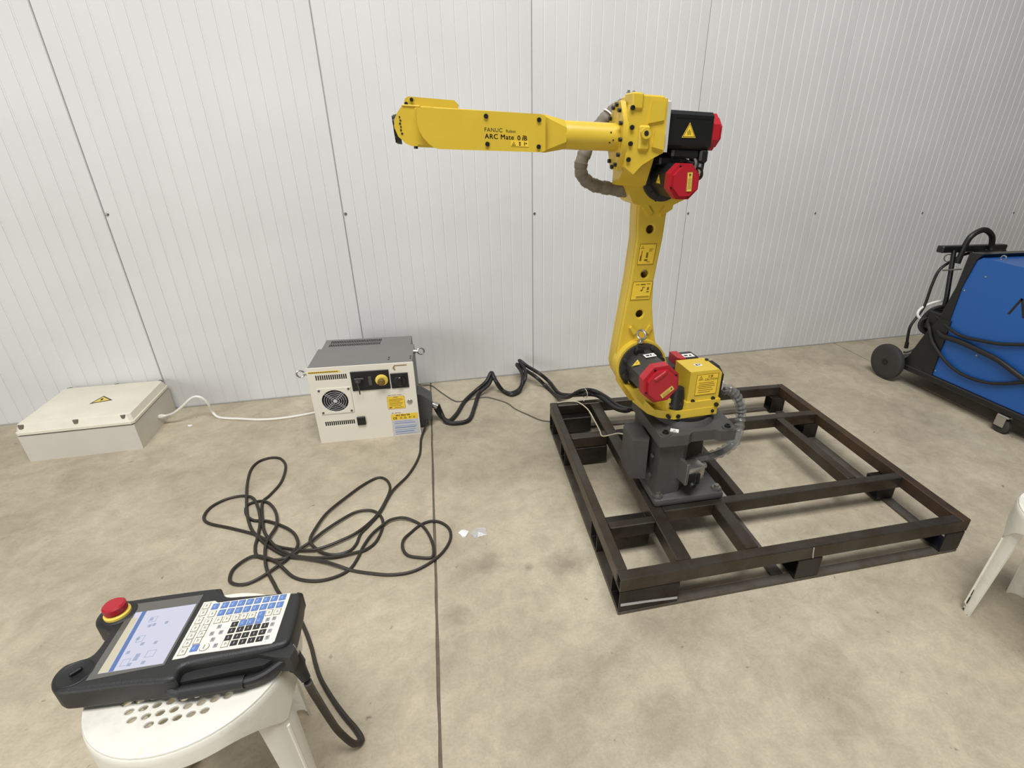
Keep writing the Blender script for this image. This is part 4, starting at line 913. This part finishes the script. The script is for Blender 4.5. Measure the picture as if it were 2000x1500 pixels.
# ------------------------------------------------------------------ blue welding machine on a trolley
WE = Matrix.Translation((4.58, -1.05, 0))
we = thing('welding_machine', 'blue welding machine on a black wheeled trolley beside the ribbed wall', 'welder', WE)
def wp(name, g, m_, parent=None): return obj(name, g, m_, parent or we, frame=W_)
g = G(); g.prism([(-.93, .148), (-.925, .40), (-.915, .46), (-.915, .70), (-.945, .865), (-.97, .885), (-1.52, .865), (-1.55, .82), (-1.55, .148)], 4.352, 4.80, 'x', bev=.008, seg=2)
blue = wp('housing', g, 'blue_paint')
g = G(); g.prism([(-.895, .148), (-.82, .148), (-.858, .54), (-.886, .70), (-.893, .90), (-.97, .905), (-.945, .87), (-.918, .70), (-.918, .46), (-.928, .148)], 4.345, 4.81, 'x', bev=.004); wp('rear_panel', g, 'motor_black')
g = G(); g.box(4.335, 4.82, -1.57, -.60, .108, .146, bev=.006); wp('chassis', g, 'motor_black')
g = G(); g.prism([(-.93, .147), (-.70, .147), (-.745, .20), (-.81, .40), (-.86, .50), (-.93, .50)], 4.342, 4.356, 'x', bev=.003); wp('gusset', g, 'motor_black')
def big_wheel(x0, x1):
    g = G(); c = (x0, -.635, .12)
    g.lathe([(0, .085), (0, .108), (.006, .118), (.012, .12), (x1 - x0 - .012, .12), (x1 - x0 - .006, .118), (x1 - x0, .108), (x1 - x0, .085)], c, (1, 0, 0), 40); w_ = wp('wheel', g, 'rubber')
    g = G(); g.lathe([(.010, .0), (.010, .09), (x1 - x0 - .01, .09), (x1 - x0 - .01, 0)], c, (1, 0, 0), 32)
    for i in range(12):
        a = i * PI / 6; g.tube([(x0 + .008, -.635 + .018 * math.cos(a), .12 + .018 * math.sin(a)), (x0 + .006, -.635 + .088 * math.cos(a), .12 + .088 * math.sin(a))], .0035, 6)
    g.cyl((x0 - .004, -.635, .12), (x0 + .02, -.635, .12), .02, n=16); wp('hub', g, 'black', w_)
big_wheel(4.295, 4.335); big_wheel(4.825, 4.865)
g = G(); g.cyl((4.335, -.635, .12), (4.825, -.635, .12), .012, n=12); wp('axle', g, 'motor_black')
for x in (4.345, 4.77):
    g = G(); g.box(x - .02, x + .05, -1.42, -1.36, .096, .107, bev=.002); g.box(x - .018, x - .013, -1.41, -1.36, .04, .098); g.box(x + .032, x + .037, -1.41, -1.36, .04, .098); cs = wp('caster_fork', g, 'silver')
    g = G(); g.lathe([(0, .034), (.004, .0425), (.032, .0425), (.036, .034)], (x - .009, -1.392, .0425), (1, 0, 0), 24); wp('caster_wheel', g, 'rubber', cs)
g = G(); g.box(4.345, 4.90, -.735, -.69, .865, .905, bev=.006); wp('handle_bar', g, 'motor_black')
for x in (4.445, 4.72):
    g = G(); g.cyl((x, -.73, .88), (x, -.785, .60), .014, n=12); g.cyl((x, -.785, .60), (x, -.82, .15), .014, n=12); wp('handle_post', g, 'motor_black')
g = G(); g.prism([(-.70, .868), (-.88, .905), (-.90, .875), (-.74, .862)], 4.62, 4.66, 'x', bev=.003); wp('handle_brace', g, 'motor_black')
def wc(name, pts, r, m_='cable_black', n=10): 
    g = G(); g.tube(spline(pts, 8), r, n); return wp(name, g, m_)
wc('hose', [(4.505, -.735, .80), (4.515, -.735, .90), (4.535, -.74, .965), (4.615, -.745, 1.0), (4.70, -.745, .965), (4.735, -.745, .90), (4.735, -.76, .85)], .0165)
wc('cable', [(4.62, -.72, .86), (4.56, -.705, .84), (4.495, -.70, .806), (4.42, -.70, .754), (4.40, -.70, .662), (4.397, -.70, .529), (4.369, -.70, .462), (4.334, -.70, .396), (4.345, -.695, .33), (4.366, -.69, .27)], .0085)
g = G(); g.cyl((4.366, -.69, .275), (4.372, -.69, .235), .012, n=12); wp('plug', g, 'black')
g = G(); g.torus((4.44, -.715, .83), (.6, .8, 0), .022, .0028, 20, 6); g.torus((4.455, -.75, .765), (0, .3, 1), .045, .0045, 28, 6); wp('hook', g, 'cable_grey')
wc('cable', [(4.56, -.76, .575), (4.47, -.73, .56), (4.41, -.70, .528), (4.362, -.70, .495), (4.36, -.71, .46), (4.40, -.74, .43), (4.45, -.78, .42)], .008, 'cable_white')
wc('cable', [(4.51, -.72, .30), (4.472, -.70, .245), (4.41, -.69, .207), (4.37, -.69, .203)], .008, 'silver')
wc('cable', [(4.37, -.80, .50), (4.36, -.86, .48), (4.336, -.95, .455), (4.336, -1.03, .44), (4.336, -1.13, .452), (4.336, -1.25, .475), (4.34, -1.45, .55), (4.345, -1.57, .60)], .0095)
wc('cable', [(4.37, -.84, .43), (4.336, -.91, .405), (4.334, -1.03, .405), (4.334, -1.15, .395), (4.334, -1.26, .38), (4.334, -1.42, .33), (4.345, -1.57, .30)], .015)
wc('cable', [(4.36, -.78, .45), (4.336, -.82, .42), (4.332, -.87, .35), (4.336, -.95, .285), (4.336, -1.02, .25), (4.336, -1.10, .23), (4.336, -1.20, .232), (4.336, -1.30, .26), (4.336, -1.44, .34), (4.345, -1.57, .45)], .0095)
g = G()
for k in range(5): g.torus((4.44 - .012 * k, -.775, .47 - .012 * k), (.35 + .1 * k, .85, .2 - .1 * k), .075 - .006 * k, .012, 26, 8)
wp('cable_coil', g, 'cable_black')
g = G(); g.box(4.36, 4.52, -.85, -.76, .40, .52, bev=.01); wp('cable_tray', g, 'black')
g = G(); g.prism([(-1.195, .63), (-1.208, .63), (-1.240, .725), (-1.227, .725)], 4.3512, 4.3525, 'x'); g.prism([(-1.270, .63), (-1.283, .63), (-1.240, .725), (-1.227, .725)], 4.3512, 4.3525, 'x'); wp('logo_mark', g, 'ink', blue)
for (y_, z_) in ((-.935, .69), (-.93, .44), (-1.02, .79), (-.94, .18), (-1.13, .36)):
    g = G(); g.cyl((4.353, y_, z_), (4.349, y_, z_), .005, n=10); wp('screw', g, 'silver', blue)
g = G(); g.torus((4.42, -1.03, .893), (1, 0, 0), .014, .0035, 18, 6); wp('lifting_eye', g, 'silver', blue)

# ------------------------------------------------------------------ litter on the floor
def scrap(name, x, y_, s, n, m_, label, seed, hgt=.006):
    r = random.Random(seed); g = G(); t = bmesh.new()
    c = t.verts.new((x, y_, hgt)); ring = [t.verts.new((x + s * r.uniform(.55, 1.1) * math.cos(i * 2 * PI / n), y_ + s * r.uniform(.4, 1) * math.sin(i * 2 * PI / n), r.uniform(.0008, hgt))) for i in range(n)]
    for i in range(n): t.faces.new([c, ring[i], ring[(i + 1) % n]])
    low = [t.verts.new((v.co.x, v.co.y, .0002)) for v in ring]
    for i in range(n): t.faces.new([ring[i], low[i], low[(i + 1) % n], ring[(i + 1) % n]])
    t.faces.new(low[::-1]); g._take(t); tag(obj(name, g, m_, angle=10), label, 'litter')
scrap('paper_scrap', 1.401, -1.398, .024, 9, 'paper', 'small crumpled white paper scrap on the floor beside the slab joint', 3, .01)
scrap('plastic_wrapper', 1.452, -1.412, .034, 11, 'clear_film', 'crumpled clear plastic wrapper on the floor next to the paper scrap', 5, .012)
scrap('plaster_chip', .149, -.225, .014, 5, 'paper', 'little white chip lying on the floor beside the beige junction box', 8, .004)
bpy.data.objects.remove(TMP)
